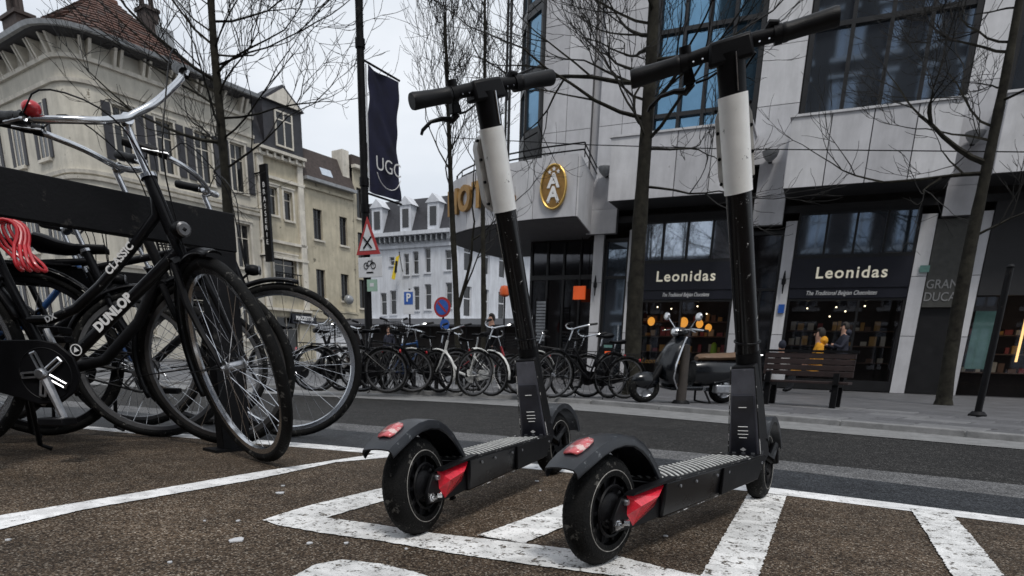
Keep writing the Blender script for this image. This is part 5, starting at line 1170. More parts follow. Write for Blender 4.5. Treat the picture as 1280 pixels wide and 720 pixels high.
    for sgn, y in ((1, -.075), (-1, .075)):
        e = BB + c_ * (.17 * sgn) + Vector((0, y * 1.15, 0)); cr_.tube([BB + Vector((0, y * .85, 0)), e], [.017, .012], 8 if detail else 5)
    cr_.tube([BB + Vector((0, -.085, 0)), BB + Vector((0, .085, 0))], .013, 10)
    if detail:
        for i in range(5):
            a = crank * PI + PI + (i - 2) * 2 * PI / 5 + PI * 0; d_ = Vector((math.cos(a), 0, math.sin(a))); q = Vector((-d_.z, 0, d_.x))
            for o_ in (-.008, .008): cr_.tube([BB + d_ * .018 + q * o_ + Vector((0, -.062, 0)), BB + d_ * .076 + q * o_ + Vector((0, -.058, 0))], .0045, 5)
            cr_.tube([BB + d_ * .076 + q * .010 + Vector((0, -.058, 0)), BB + d_ * .076 - q * .010 + Vector((0, -.058, 0))], .005, 5)
        cr_.lathe(BB + Vector((0, -.082, 0)), [(0, -.006), (.014, -.006), (.020, 0), (.022, .012)], 14)
    cro = cr_.build('crank', M_STEEL if detail else M_DARKST, t)
    ch = MB(); ch.torus(BB + Vector((0, -.05, 0)), .088, .004, 30 if detail else 12, 4); ch.build('chainring', M_DARKST, cro)
    for sgn, y in ((1, -.13), (-1, .13)):
        e = BB + c_ * (.17 * sgn) + Vector((0, y, 0)); p_ = MB(); p_.box(e.x - .042, e.x + .042, e.y - .04, e.y + .04, e.z - .013, e.z + .013); p_.build('pedal', M_BLACKP, t, bevel=.004 if detail else 0)
    if guard:
        g = MB(); ou = [(-.545, .30), (-.56, .36), (-.61, .405), (-.67, .415), (-.80, .41), (-1.10, .405), (-1.15, .37), (-1.145, .33), (-1.10, .30), (-.80, .225), (-.70, .195), (-.62, .205), (-.565, .245)]
        g.prism(ou, -.052, -.040); g.build('chain_guard', M_BLACKP if frame_m is not M_WHITEF else frame_m, t, bevel=.004 if detail else 0)
    else:
        g = MB(); g.tube([(-.66, -.05, .388), (-1.10, -.05, Rw + .04)], .005, 4); g.tube([(-.66, -.05, .212), (-1.10, -.05, Rw - .04)], .005, 4); g.build('chain', M_DARKST, t)
    if rack:
        r_ = MB()
        for y in (-.06, 0, .06): r_.tube([(-.88, y, .76), (-1.30, y, .765)], .005, 5)
        for x in (-.92, -1.10, -1.29): r_.tube([(x, -.06, .764), (x, .06, .764)], .005, 5)
        for y in (-.06, .06): r_.tube([(-1.24, y, .765), (-1.10, y, Rw)], .005, 5)
        r_.build('luggage_rack', M_DARKST, t)
        MB().lathe((-1.335, 0, .66), [(0, -.01), (.03, -.01), (.03, .01), (0, .01)], 12, 'x').build('rear_light', M_CABRED, t)
    if lamp:
        l = MB(Ms); c0 = sa(HB + .06, .075, 0); l.ball(c0, .030, 12, (1.3, 1, .85)); l.tube([sa(HB + .04, .02, 0), c0], .006, 5); l.build('headlamp', M_BLACKP, t); MB(Ms).lathe(c0 + Vector((.032, 0, 0)), [(0, .004), (.018, .004), (.024, -.002)], 14, 'x').build('lamp_lens', M_RIMD, t)
    if pannier:
        for sy in (-1, 1): MB().box(-1.30, -.98, min(sy * .08, sy * .20), max(sy * .08, sy * .20), .34, .75).build('pannier_bag', pannier, t, bevel=.03)
    if refl: MB().ball(Vector((-WB + .12, -.03, Rw + .15)), .05, 8, (1, .2, 1)).build('wheel_reflector', M_ORREF, t)
    MB().tube([(-.80, .05, .27), (-.86, .16, .03), (-.83, .18, .012)], .009, 6).build('kickstand', M_DARKST, t)
    if basket:
        b = MB(Ms); c0 = sa(HT + .04, .20)
        for k in range(5):
            z = -.10 + k * .055; hw = .13 + k * .012; hl = .10 + k * .01
            b.tube([c0 + Vector((sx * hl, sy * hw, z)) for sx, sy in ((-1, -1), (1, -1), (1, 1), (-1, 1), (-1, -1))], .004, 4)
        for i in range(24):
            a = i / 24 * 4; s_ = int(a); q = a - s_; pp = [(-1, -1), (1, -1), (1, 1), (-1, 1), (-1, -1)]; x = lerp(pp[s_][0], pp[s_ + 1][0], q); y = lerp(pp[s_][1], pp[s_ + 1][1], q)
            b.tube([c0 + Vector((x * .10, y * .13, -.10)), c0 + Vector((x * .14, y * .178, .12))], .003, 3)
        b.build('basket', basket, t)
    if lettering:
        # words printed along the two down tubes, on the side of the chain
        def along(p, q, body, size, off, at_, nm, bold=.002, sp=1.05):
            p = Vector(p); q = Vector(q); d_ = (q - p).normalized(); up_ = Vector((-d_.z, 0, d_.x)); c0 = p.lerp(q, at_)
            M_ = Matrix((( d_.x, up_.x, 0, c0.x), (0, 0, -1, -off), (d_.z, up_.z, 0, c0.z), (0, 0, 0, 1)))
            text(nm, body, size, M_WHITET, fo, M_, bold=bold, ext=.0006, space=sp)
        along(BB, sa(HB + .02), 'DUNLOP', .041, .0205, .50, 'frame_lettering', .0022); along((-.47, 0, .60), (-.33, 0, .745), 'CLASSIC', .034, .0180, .62, 'frame_lettering', .0012)
        lg = MB(); c0 = BB.lerp(sa(HB + .02), .20); lg.lathe((c0.x, -.0205, c0.z), [(.017, -.001), (.020, -.001), (.020, .001), (.017, .001)], 20); lg.prism([(c0.x - .008, c0.z - .009), (c0.x + .010, c0.z - .002), (c0.x - .004, c0.z + .010)], -.0215, -.0195); lg.build('round_logo', M_WHITET, fo, smooth=False)
        along((-.65, 0, .485), (-.56, 0, .525), 'DX', .026, .0170, .1, 'frame_lettering', .001)
    return t
RING = 'bicycles leaning in the steel rack'
bicycle('black city bicycle with white lettering on its frame, nearest in the rack', RING, (-2.03, 1.865), rad(27), roll=.28, lift=.01, steer=-.84, lean=.03, lettering=True, style='step', bell=True, crank=-.37, scale=1.08, hbt=.375)
bb_ = bicycle('black bicycle whose large front wheel stands broadside behind the rack post', RING, (-2.52, 2.60), rad(37), steer=-.05, lean=.03, style='diamond', low_seat=True, Rw=.37, scale=1.04, hbt=.36, frame_m=M_BLACK, crank=-.15, guard=False)
for w_ in bb_.children:
    if w_.name.startswith('rear_wheel'):
        for q_ in w_.children:
            if q_.name.startswith('rim') or q_.name.startswith('spokes'): q_.data.materials[0] = M_BLACKP if q_.name.startswith('rim') else M_RIMD
bicycle('dark bicycle with chrome bar, third from the front of the rack', RING, (-2.50, 2.16), rad(35), steer=-.3, lean=.0, style='low', frame_m=M_DARKST, rim_m=M_RIMD, crank=.3, hbt=.36, scale=1.04, pannier=M_BLACKP)
bicycle('dark bicycle with black saddle seen below the rack beam', RING, (-3.0, 2.2), rad(40), rim_m=M_RIMD, steer=.1, lean=.06, pannier=M_BLACKP, style='diamond', frame_m=M_BLACK, bar='flat', crank=.1, guard=False)
bicycle('blue framed bicycle mostly hidden at the far left of the rack', RING, (-3.5, 2.45), rad(30), rim_m=M_RIMD, steer=.2, lean=.04, style='step', frame_m=M_BLUEF, crank=.2)
p_ = gp(262, 531)
bicycle('dark bicycle standing deepest in the rack, seen through the wheels of the others', RING, (p_.x, p_.y), rad(41), steer=.2, lean=.02, style='step', frame_m=M_BLACK, rim_m=M_RIMD, crank=.1, pannier=M_BLACKP, basket=M_DARKST)
# steel rack
rk = thing('bicycle_rack', 'heavy black steel rack frame with a wide top beam, at the left edge', 'bike rack', (-2.37, 2.10, 0), math.atan2(2.14 - 1.33, -2.31 + 2.50))
MB().box(-2.6, .07, -.03, .03, .835, .985).build('top_beam', M_DARKST, rk, bevel=.004, smooth=False)
MB().box(-.07, .06, -.029, .029, 0, .834).build('post', M_DARKST, rk, bevel=.003, smooth=False)
MB().box(-1.03, -.90, -.029, .029, 0, .834).build('post', M_DARKST, rk, bevel=.003, smooth=False)
MB().box(-.12, .11, -.06, .06, 0.0, .012).build('foot_plate', M_DARKST, rk, smooth=False)
rk2 = thing('bicycle_rack', 'second black steel rack frame standing behind the first, lower in the picture', 'bike rack', (-3.05, 2.75, 0), rad(62))
MB().box(-2.2, .06, -.03, .03, .70, .80).build('top_beam', M_DARKST, rk2, bevel=.004, smooth=False); MB().box(-.06, .05, -.029, .029, 0, .699).build('post', M_DARKST, rk2, smooth=False); MB().box(-1.3, -1.18, -.029, .029, 0, .699).build('post', M_DARKST, rk2, smooth=False)
# red cable lock hanging in loops
p0 = gp(6, 285, .78); lkm = MB(); rr_ = random.Random(2)
for k in range(4):
    ph = k * .35; P = []
    for i in range(25):
        a = 2 * PI * i / 24; P.append(Vector((p0.x + .035 * math.cos(a + ph) + .012 * k + .05 * max(0, -math.sin(a)), p0.y + .02 * math.sin(a * 2) + .010 * k, p0.z - .05 + .075 * math.sin(a))))
    lkm.tube(P, .0055, 8, caps=False)
lk_ = lkm.build('cable_lock', M_CABRED); tag(lk_, 'coiled red cable lock hanging at the far left of the rack', 'lock')

# ================================================================ TREES
def bare_tree(label, base, pts, r0, seed, levels=5, nb=26, spread=1.0, length=1.6, start=.35, updir=.35, flat=None, bias=None, twig_r=.0035, group='bare winter trees along the street', moss=False, limbs=()):
    """trunk follows pts (x, y, z offsets from the base); branches fork from it"""
    rn = random.Random(seed); t = thing('tree', label, 'tree', base, 0, group)
    P = [Vector(p) for p in pts]
    for _ in range(2):
        Q = [P[0]]
        for a, b_ in zip(P, P[1:]): Q += [a.lerp(b_, .3), a.lerp(b_, .7)]
        Q.append(P[-1]); P = Q
    H = P[-1].z; rs = [r0 * (1.25 if i == 0 else 1) * (1 - .62 * (p.z / H)) * rn.uniform(.93, 1.07) for i, p in enumerate(P)]
    # knots
    MB().tube(P, rs, 14).build('trunk', M_BARK, t)
    big = MB(); fine = MB()
    def grow(p, d, L, r, lv):
        k = 5 if lv < 3 else 4; pts_ = [p]; q = p; dd = d.copy()
        for i in range(k):
            dd = (dd + Vector((rn.uniform(-1, 1), rn.uniform(-1, 1), rn.uniform(-.6, 1) * .8)) * .24 + Vector((0, 0, updir * .10))).normalized()
            q = q + dd * (L / k); pts_.append(q)
        r1 = max(twig_r * .6, r * .45)
        (big if r > .012 else fine).tube(pts_, [lerp(r, r1, i / k) for i in range(k + 1)], 6 if r > .02 else 3, caps=False)
        if lv >= levels: return
        n = 3 if lv < 3 else rn.choice((2, 3, 3))
        for i in range(n):
            at_ = rn.uniform(.3, 1.0) if i else 1.0; idx = min(k, max(1, int(at_ * k))); o = pts_[idx]
            side = Vector((rn.uniform(-1, 1), rn.uniform(-1, 1), rn.uniform(-.7, .9))).normalized()
            nd = (dd * 1.0 + side * (.75 if i else .35)).normalized()
            grow(o, nd, L * rn.uniform(.55, .8), max(twig_r, r * rn.uniform(.42, .6)), lv + 1)
    for i in range(nb):
        tt = lerp(start, 1.0, (i + rn.random() * .6) / nb); idx = tt * (len(P) - 1); j = min(len(P) - 2, int(idx)); o = P[j].lerp(P[j + 1], idx - j)
        a = rn.uniform(0, 2 * PI) if bias is None or rn.random() > .55 else bias + rn.uniform(-.7, .7)
        d = Vector((math.cos(a) * spread, math.sin(a) * spread, updir + rn.uniform(-.1, .45))).normalized()
        rr_ = r0 * (1 - .6 * tt) * rn.uniform(.22, .42)
        grow(o, d, length * (1.15 - .55 * tt) * rn.uniform(.7, 1.15), max(.006, rr_), 1)
    for (z, d, L, r) in limbs:
        j = min(range(len(P)), key=lambda q: abs(P[q].z - z)); grow(P[j], Vector(d).normalized(), L, r, 1)
    big.build('branch', M_BARK, t, kind='stuff'); fine.build('twig', M_TWIG, t, smooth=False, kind='stuff')
    return t
def P3(px, py, Y, base): p = yp(px, py, Y); return (p.x - base[0], p.y - base[1], p.z - base[2])
# left tree
b_ = gp(297, 478); b_ = (b_.x, b_.y, .04); Y_ = b_[1]
bare_tree('bare tree with wide spreading branches in front of the cream corner house', b_, [(0, 0, 0), P3(287, 300, Y_, b_), P3(282, 220, Y_, b_), P3(273, 120, Y_, b_), P3(263, 10, Y_, b_), P3(258, -160, Y_, b_)], .085, 21, 5, 34, 1.25, 1.55, .42, .16, twig_r=.004)
# thin trees left of the canopy
b_ = gp(574, 484); b_ = (b_.x, b_.y, .04); Y_ = b_[1]
bare_tree('slender forked bare tree left of the curved canopy', b_, [(0, 0, 0), P3(571, 380, Y_, b_), P3(564, 250, Y_, b_), P3(560, 130, Y_, b_), P3(556, 20, Y_, b_)], .055, 5, 5, 20, .55, 1.05, .50, .75, twig_r=.0035, limbs=((1.0, (.35, .1, 1), 1.3, .03),))
b_ = gp(603, 488); b_ = (b_.x, b_.y, .04); Y_ = b_[1]
bare_tree('thin bare tree directly left of the shorter scooter stem', b_, [(0, 0, 0), P3(605, 380, Y_, b_), P3(603, 250, Y_, b_), P3(606, 120, Y_, b_), P3(606, -20, Y_, b_)], .042, 8, 5, 12, .5, .95, .5, .8, twig_r=.003)
# big mossy tree between the scooters
b_ = gp(787, 498); b_ = (b_.x, b_.y, .04); Y_ = b_[1]
bare_tree('large dark bare tree trunk between the two scooters in front of the shops', b_, [(0, 0, 0), (.02, 0, .12), P3(792, 400, Y_, b_), P3(799, 290, Y_, b_), P3(806, 190, Y_, b_), P3(813, 90, Y_, b_), P3(818, 0, Y_, b_), P3(822, -160, Y_, b_)], 0.112, 33, 5, 21, 1.2, 1.5, .56, .12, bias=PI, twig_r=.0035,
          limbs=((2.55, (1, -.2, -.05), 1.0, .018), (3.1, (-1, -.1, .12), 1.7, .024), (3.6, (-1, .2, .25), 1.9, .028), (3.0, (1, -.1, .5), 1.2, .022)))
# leaning tree on the right
b_ = gp(1178, 510); b_ = (b_.x, b_.y, .04); Y_ = b_[1]
bare_tree('dark leaning bare tree at the right, in front of the last shop', b_, [(0, 0, 0), P3(1190, 430, Y_, b_), P3(1212, 310, Y_, b_), P3(1238, 190, Y_, b_), P3(1264, 60, Y_, b_), P3(1285, -60, Y_, b_)], 0.095, 12, 5, 12, 1.1, 1.2, .55, .12, bias=PI, twig_r=.0035,
          limbs=((2.75, (-1, -.1, .12), 1.05, .035), (2.2, (.6, 0, .5), .7, .02)))
# dark street post
b_ = gp(1220, 526)
pst = thing('street_post', 'dark slanting steel post standing near the kerb at the far right', 'post', (b_.x, b_.y, kz - .004)); MB().tube([(0, 0, 0), (.0, 0, 1.36)], [.032, .029], 14).build('post', M_DARKST, pst); MB().lathe((0, 0, 1.36), [(.032, 0), (.036, .01), (.02, .03), (0, .034)], 14, 'z').build('cap', M_DARKST, pst); MB().lathe((0, 0, 0), [(.08, 0), (.08, .02), (.052, .05)], 14, 'z').build('collar', M_DARKST, pst)
b_ = gp(850, 510)
pst = thing('bollard', 'short brown weathered bollard in front of the moped', 'bollard', (b_.x, b_.y, kz - .004)); MB().lathe((0, 0, 0), [(.056, 0), (.054, .05), (.050, .3), (.046, .56), (.038, .60), (0, .61)], 14, 'z').build('post', mat('weathered_brown_paint', (.040, .033, .028), .7, var=.35, scale=14, bump=.3), pst); MB().lathe((0, 0, 0), [(.095, 0), (.095, .015), (.075, .04)], 14, 'z').build('foot', M_DARKST, pst)

# ================================================================ SIGNS
b_ = gp(463, 484); Y_ = b_.y; SX = b_.x
def on(px, py, Y=None): return yp(px, py, Y or Y_)
top = on(455, -40)
sp_ = thing('sign_pole', 'tall dark steel pole carrying the navy banner and the triangular warning sign', 'pole', (b_.x, b_.y, kz))
MB().tube([(0, 0, 0), (0, 0, .5)], .075, 14).build('pole_base', M_DARKST, sp_); MB().tube([(0, 0, .5), (0, 0, top.z)], [.052, .046], 14).build('pole', M_DARKST, sp_)
for zz in (on(458, 58).z, on(460, 232).z, on(461, 265).z): MB().tube([(0, 0, zz - .05), (0, 0, zz + .05)], .062, 12).build('clamp', M_BLACKP, sp_)
zt = on(463, 74).z; zb = on(467, 236).z; bd = Vector((.10, 1, 0)).normalized()
bn = thing('street_banner', 'navy cloth banner with white letters hanging beside the tall pole', 'banner', (b_.x, b_.y, 0), math.atan2(bd.y, bd.x))
for z in (zt + .03, zb - .03): MB().tube([(0, 0, z), (.74, 0, z)], .014, 8).build('banner_arm', M_DARKST, bn)
MB().tube([(.09, 0, zb), (.09, 0, zt)], .010, 6).build('edge_rod', M_SIGNW, bn)
cl_ = MB(); nx_, nz_ = 10, 26
vs = [(.10 + .60 * i / nx_, .03 * math.sin(i / nx_ * 5 + j * .22) + .012 * math.sin(j * .9 + i), lerp(zb, zt, j / nz_)) for j in range(nz_ + 1) for i in range(nx_ + 1)]
cl_.add(vs, [(j * (nx_ + 1) + i, j * (nx_ + 1) + i + 1, (j + 1) * (nx_ + 1) + i + 1, (j + 1) * (nx_ + 1) + i) for j in range(nz_) for i in range(nx_)]); c_o = cl_.build('cloth', M_BANNER, bn)
zl = on(483, 196).z
text('banner_lettering', 'UGC', .24, M_WHITET, bn, Matrix.Translation((.43, -.052, zl)) @ Matrix.Rotation(PI / 2, 4, 'X'), bold=-.001, ext=.001)
cc = MB(); cc.tube([(.43 + .25 * math.cos(a), -.052, zl - .02 + .25 * math.sin(a)) for a in [rad(200 + i * 14) for i in range(11)]], .006, 5); cc.build('banner_ring', M_WHITET, bn)
# warning triangle and plates
a = on(466, 272); c1 = on(449, 320); c2 = on(480, 320); w_ = (c2 - c1).length; h_ = a.z - c1.z; cx_ = (c1.x + c2.x) / 2 - SX
ws_ = thing('warning_sign', 'red bordered triangular warning sign on the tall pole', 'sign', (b_.x, b_.y - .07, 0), rad(-4))
tri = [(cx_ - w_ / 2, c1.z), (cx_ + w_ / 2, c1.z), (cx_, a.z)]
MB().prism(tri, 0, .012).build('plate', M_SIGNR, ws_, smooth=False)
g_ = (cx_, c1.z + h_ * .36); MB().prism([(lerp(x, g_[0], .30), lerp(z, g_[1], .30)) for x, z in tri], -.004, -.001).build('inner_face', M_SIGNW, ws_, smooth=False)
q = MB(); q.tube([(cx_ - .07, -.006, g_[1] - .09), (cx_ + .07, -.006, g_[1] + .05)], .012, 5); q.tube([(cx_ + .07, -.006, g_[1] - .09), (cx_ - .07, -.006, g_[1] + .05)], .012, 5); q.build('cross_mark', M_BLACKP, ws_)
for i, z in enumerate((c1.z + .05,)): MB().box(cx_ - .05, cx_ + .05, .012, .07, z - .02, z + .02).build('clamp', M_DARKST, ws_, smooth=False)
pa, pb = on(452, 348), on(482, 322); pl = thing('plate_sign', 'white rectangular plate with a bicycle symbol under the triangular sign', 'sign', (b_.x, b_.y - .07, 0), rad(-4))
x0, x1 = pa.x - SX, pb.x - SX; MB().box(x0, x1, 0, .012, pa.z, pb.z).build('plate', M_SIGNW, pl, bevel=.004, smooth=False)
zc = lerp(pa.z, pb.z, .66); xc = (x0 + x1) / 2; q = MB()
for sx in (-.062, .062): q.torus((xc + sx, -.004, zc - .02), .038, .006, 14, 4)
q.tube([(xc - .062, -.004, zc - .02), (xc - .02, -.004, zc + .04), (xc + .045, -.004, zc + .04), (xc + .0, -.004, zc - .02), (xc - .062, -.004, zc - .02)], .005, 4); q.tube([(xc + .062, -.004, zc - .02), (xc + .04, -.004, zc + .06)], .005, 4); q.build('bicycle_symbol', M_BLACKP, pl, kind='stuff')
MB().box(xc - .06, xc + .06, -.003, -.001, pa.z + .05, pa.z + .07).build('printed_line', M_BLACKP, pl, smooth=False)
pa, pb = on(463, 365), on(475, 350); pl = thing('green_plate', 'small green and white plate below the bicycle plate', 'sign', (b_.x, b_.y - .07, 0)); MB().box(pa.x - SX, pb.x - SX, 0, .01, pa.z, pb.z).build('plate', mat('pale_green_sign', (.30, .45, .36), .5), pl, smooth=False); MB().box(lerp(pa.x, pb.x, .3) - SX, lerp(pa.x, pb.x, .7) - SX, -.003, -.001, lerp(pa.z, pb.z, .4), lerp(pa.z, pb.z, .7)).build('mark', M_SIGNW, pl, smooth=False)
def street_sign(name, label, px, py, Yd, build):
    p = yp(px, py, Yd); t = thing(name, label, 'sign', (p.x, p.y, kz)); MB().tube([(0, .03, 0), (0, .03, p.z + .15)], .022, 8).build('post', M_DARKST, t); build(t, p.z - kz); return t
def f1(t, z): 
    MB().box(-.15, .15, -.012, .0, z - .36, z + .16).build('board', M_SIGNW, t, bevel=.006, smooth=False); MB().box(-.12, .12, -.016, -.013, z - .15, z + .12).build('blue_field', M_SIGNB, t, smooth=False)
    text('letter_p', 'P', .24, M_WHITET, t, wallM(0, -.018, z - .01), bold=.006)
street_sign('parking_sign', 'white parking sign with a blue square P beside the slender tree', 511, 372, 13.0, f1)
def f2(t, z):
    MB().lathe((0, 0, z), [(0, -.012), (.20, -.012), (.20, 0), (0, 0)], 24).build('red_disc', M_SIGNR, t, smooth=False); MB().lathe((0, -.014, z), [(0, -.003), (.15, -.003), (.15, 0)], 24).build('blue_disc', M_SIGNB, t, smooth=False)
    q = MB(); q.hexa([(-.11, -.021, z + .08), (-.08, -.021, z + .11), (-.08, -.018, z + .11), (-.11, -.018, z + .08), (.08, -.021, z - .11), (.11, -.021, z - .08), (.11, -.018, z - .08), (.08, -.018, z - .11)]); q.build('red_bar', M_SIGNR, t, smooth=False)
    MB().lathe((.06, 0, z - .34), [(0, -.012), (.11, -.012), (.11, 0), (0, 0)], 20).build('lower_disc', M_SIGNB, t, smooth=False)
street_sign('no_parking_sign', 'round red and blue no parking sign above the parked bicycles', 553, 384, 12.0, f2)
# orange lantern near the entrance
p = yp(631, 363, 12.6); ol = thing('orange_lantern', 'small orange warning lantern on a thin post left of the entrance', 'lantern', (p.x, p.y, kz)); MB().tube([(0, 0, 0), (0, 0, p.z - .1)], .018, 8).build('post', M_DARKST, ol); MB().lathe((0, 0, p.z - kz - .12), [(.05, 0), (.10, .03), (.11, .12), (.08, .2), (0, .22)], 14, 'z').build('lamp_body', mat('orange_lens', (.6, .10, .02), .4), ol)
# overhead cable
wq = [yp(560, 172, 13.6), yp(735, 181, 13.4), yp(900, 186, 13.2), yp(1280, 190, 12.6), yp(1500, 176, 12)]
tag(MB().tube(wq, .009, 5).build('overhead_cable', M_DARKST), 'thin overhead cable crossing in front of the hotel balconies', 'cable')

# ================================================================ PARKED BICYCLES ALONG THE FAR KERB
GRP = 'bicycles parked along the far kerb'
def spot(px, py): p = gp(px, py, kz); return (p.x, p.y, kz)
far_kw = dict(detail=0, scale=.67, lamp=False)
protos = {
 'black': bicycle('black bicycle parked at the left end of the far row', GRP, (0, 0, 0), 0, style='step', frame_m=M_BLACK, crank=-.3, **far_kw),
 'low': bicycle('dark grey low framed bicycle parked in the far row', GRP, (0, 0, 0), 0, style='low', frame_m=M_DARKST, steer=.35, crank=.2, basket=M_DARKST, **far_kw),
 'white': bicycle('white framed bicycle', GRP, (0, 0, 0), 0, style='low', frame_m=M_WHITEF, fend_m=M_WHITEF, crank=-.5, rack=False, **far_kw),
 'dia': bicycle('dark diamond framed bicycle', GRP, (0, 0, 0), 0, style='diamond', frame_m=M_BLACK, steer=-.3, crank=.4, guard=False, bar='flat', **far_kw),
 'wf': bicycle('black bicycle with white rear fender', GRP, (0, 0, 0), 0, style='step', frame_m=M_BLACK, fend_m=M_WHITEF, refl=True, steer=.2, crank=-.2, **far_kw)}
row = [ # kind, px, py of the front contact, heading, steer-lean, label, colour swap
 ('black', 398, 489, 205, .03, 'black bicycle at the left end of the far row, half hidden by the rack bicycles', None),
 ('low', 425, 489, 70, .05, 'dark bicycle with a front basket, second in the far row', None),
 ('dia', 452, 490, 250, -.03, 'dark bicycle left of the sign pole in the far row', None),
 ('black', 470, 489, 60, .04, 'black bicycle just right of the sign pole', None),
 ('low', 492, 491, 235, .0, 'dark bicycle with basket between the pole and the pale fendered bicycle', None),
 ('wf', 515, 491, 20, .04, 'black bicycle with white fenders left of the white framed bicycle', None),
 ('dia', 527, 488, 95, -.04, 'blue framed bicycle standing end on behind the white fendered one', {'frame': M_BLUEF}),
 ('white', 548, 491, 172, .05, 'white framed bicycle in the middle of the far row', None),
 ('black', 590, 489, 55, .02, 'black bicycle right of the white framed one', None),
 ('wf', 592, 496, 235, .05, 'black bicycle with white fender and orange reflector left of the scooter stem', None),
 ('low', 640, 492, 35, .03, 'red bicycle with basket just left of the scooter stem', {'frame': M_REDF}),
 ('dia', 655, 495, 215, -.02, 'dark bicycle hidden behind the shorter scooter stem', None),
 ('black', 690, 498, 235, .05, 'black bicycle with chrome bar just right of the shorter scooter stem', None),
 ('low', 706, 497, 218, .02, 'dark bicycle at the right end of the far row, basket over its front wheel', None)]
used = set()
for i, (k, px_, py_, hd_, ln, lab, swp) in enumerate(row):
    loc = spot(px_, py_); o0 = protos[k]
    if k not in used and not swp: used.add(k); o0.location = loc; o0.rotation_euler = (-ln, 0, rad(hd_)); o0['label'] = lab
    else: dup(o0, loc, rad(hd_), lab, rx=-ln, scale=.67 + .02 * ((i * 7) % 5 - 2), swap=swp)
# low hoops the bicycles lean on
for i, px_ in enumerate((440, 482, 506, 536, 576, 600, 628, 650)):
    p = spot(px_, 488); t = thing('cycle_hoop', 'low dark post of the far bicycle stands', 'bike stand', p, rad(20), 'dark posts among the far bicycles'); MB().tube([(0, 0, 0), (0, 0, .42), (0, .05, .47), (0, .4, .47), (0, .45, .42), (0, .45, 0)], .028, 8).build('hoop', M_DARKST, t); MB().lathe((0, 0, 0), [(.06, 0), (.06, .012), (.03, .02)], 10, 'z').build('foot', M_DARKST, t)
    t['label'] = ['low dark hoop left of the sign pole among the far bicycles', 'low dark hoop just right of the sign pole', 'low dark hoop beside the bicycle with white fenders', 'low dark hoop left of the white framed bicycle', 'low dark hoop at the foot of the slender forked tree', 'low dark hoop at the foot of the thin tree', 'low dark hoop under the red bicycle with basket', 'low dark hoop hidden behind the shorter scooter stem'][i]

# ================================================================ MOPED
p = gp(803, 503, kz); q = gp(905, 504, kz); mh = math.atan2(p.y - q.y, p.x - q.x); 
mp_ = thing('moped', 'dark glossy moped with a tan seat parked in front of the left shop', 'moped', (q.x, q.y, kz), mh, rx=-.06, scale=(p - q).length / 1.22)
mp_.scale = (mp_.scale[0], mp_.scale[1], mp_.scale[2] * .83)
for nm, x in (('rear_wheel', 0.05), ('front_wheel', 1.22)):
    w = MB(); w.torus((x, 0, .21), .165, .047, 30, 10); w = w.build(nm, M_RUBBER, mp_); r = MB(); r.lathe((x, 0, .21), [(.125, -.03), (.11, -.02), (.04, -.025), (.0, -.04), (.0, .04), (.04, .025), (.11, .02), (.125, .03)], 24)
    for i in range(5): a = 2 * PI * i / 5; r.tube([(x + .03 * math.cos(a), .03, .21 + .03 * math.sin(a)), (x + .12 * math.cos(a), .026, .21 + .12 * math.sin(a))], .014, 6)
    r.build('rim', M_STEEL, w)
sm_ = lambda b_, n, m_, **k: b_.build(n, m_, mp_, **k)
# front shield: curved panel
b = MB(); secs = []
for (z, x, w, d_) in ((.22, .86, .16, .05), (.38, .97, .20, .09), (.58, .97, .21, .11), (.80, .89, .17, .10), (.96, .80, .12, .07)):
    secs.append([(x - d_ * .3 + d_ * math.cos(a), w * math.sin(a), z) for a in [rad(-90 + 20 * i) for i in range(10)]])
n = 10; b.add([p_ for s_ in secs for p_ in s_], [(i * n + j, i * n + j + 1, (i + 1) * n + j + 1, (i + 1) * n + j) for i in range(4) for j in range(n - 1)])
o = sm_(b, 'front_shield', M_MOPED); so_ = o.modifiers.new('solid', 'SOLIDIFY'); so_.thickness = .02
e = MB()
for sy in (0, -1): e.tube([s_[sy] for s_ in secs], .010, 6)
sm_(e, 'shield_trim', M_CHROME)
b = MB(); b.tube([(1.22, .05, .21), (1.10, .05, .42), (.98, 0, .60), (.81, 0, .98)], [.03, .04, .04, .035], 10); sm_(b, 'front_fork', M_BLACKP)
b = MB(); b.ball((1.21, 0, .32), .17, 16, (1.15, .52, .75)); sm_(b, 'front_mudguard', M_MOPED)
b = MB(); b.hexa([(.45, -.14, .20), (.92, -.14, .20), (.92, .14, .20), (.45, .14, .20), (.45, -.15, .27), (.92, -.15, .25), (.92, .15, .25), (.45, .15, .27)]); sm_(b, 'footboard', M_MOPED, bevel=.02)
b = MB(); secs = []
for (x, w, z0, z1) in ((.56, .10, .26, .62), (.44, .15, .25, .66), (.25, .19, .27, .66), (.05, .20, .33, .66), (-.15, .17, .40, .66), (-.32, .10, .46, .64), (-.40, .04, .50, .60)):
    c = (z0 + z1) / 2; h = (z1 - z0) / 2; secs.append([(x, w * abs(math.cos(a)) ** .7 * (1 if math.cos(a) > 0 else -1), c + h * abs(math.sin(a)) ** .8 * (1 if math.sin(a) > 0 else -1)) for a in [2 * PI * j / 18 for j in range(18)]])
n = 18; b.add([p_ for s_ in secs for p_ in s_], [(i * n + j, i * n + (j + 1) % n, (i + 1) * n + (j + 1) % n, (i + 1) * n + j) for i in range(len(secs) - 1) for j in range(n)] + [tuple(range(n)), tuple(range(6 * n, 7 * n))]); sm_(b, 'rear_body', M_MOPED)
b = MB(); secs = []
for (x, w, z, h) in ((.52, .05, .66, .03), (.46, .11, .68, .05), (.25, .13, .69, .055), (.0, .14, .71, .055), (-.22, .12, .74, .05), (-.36, .06, .74, .03)):
    secs.append([(x, w * math.cos(a), z + h * math.sin(a)) for a in [2 * PI * j / 14 for j in range(14)]])
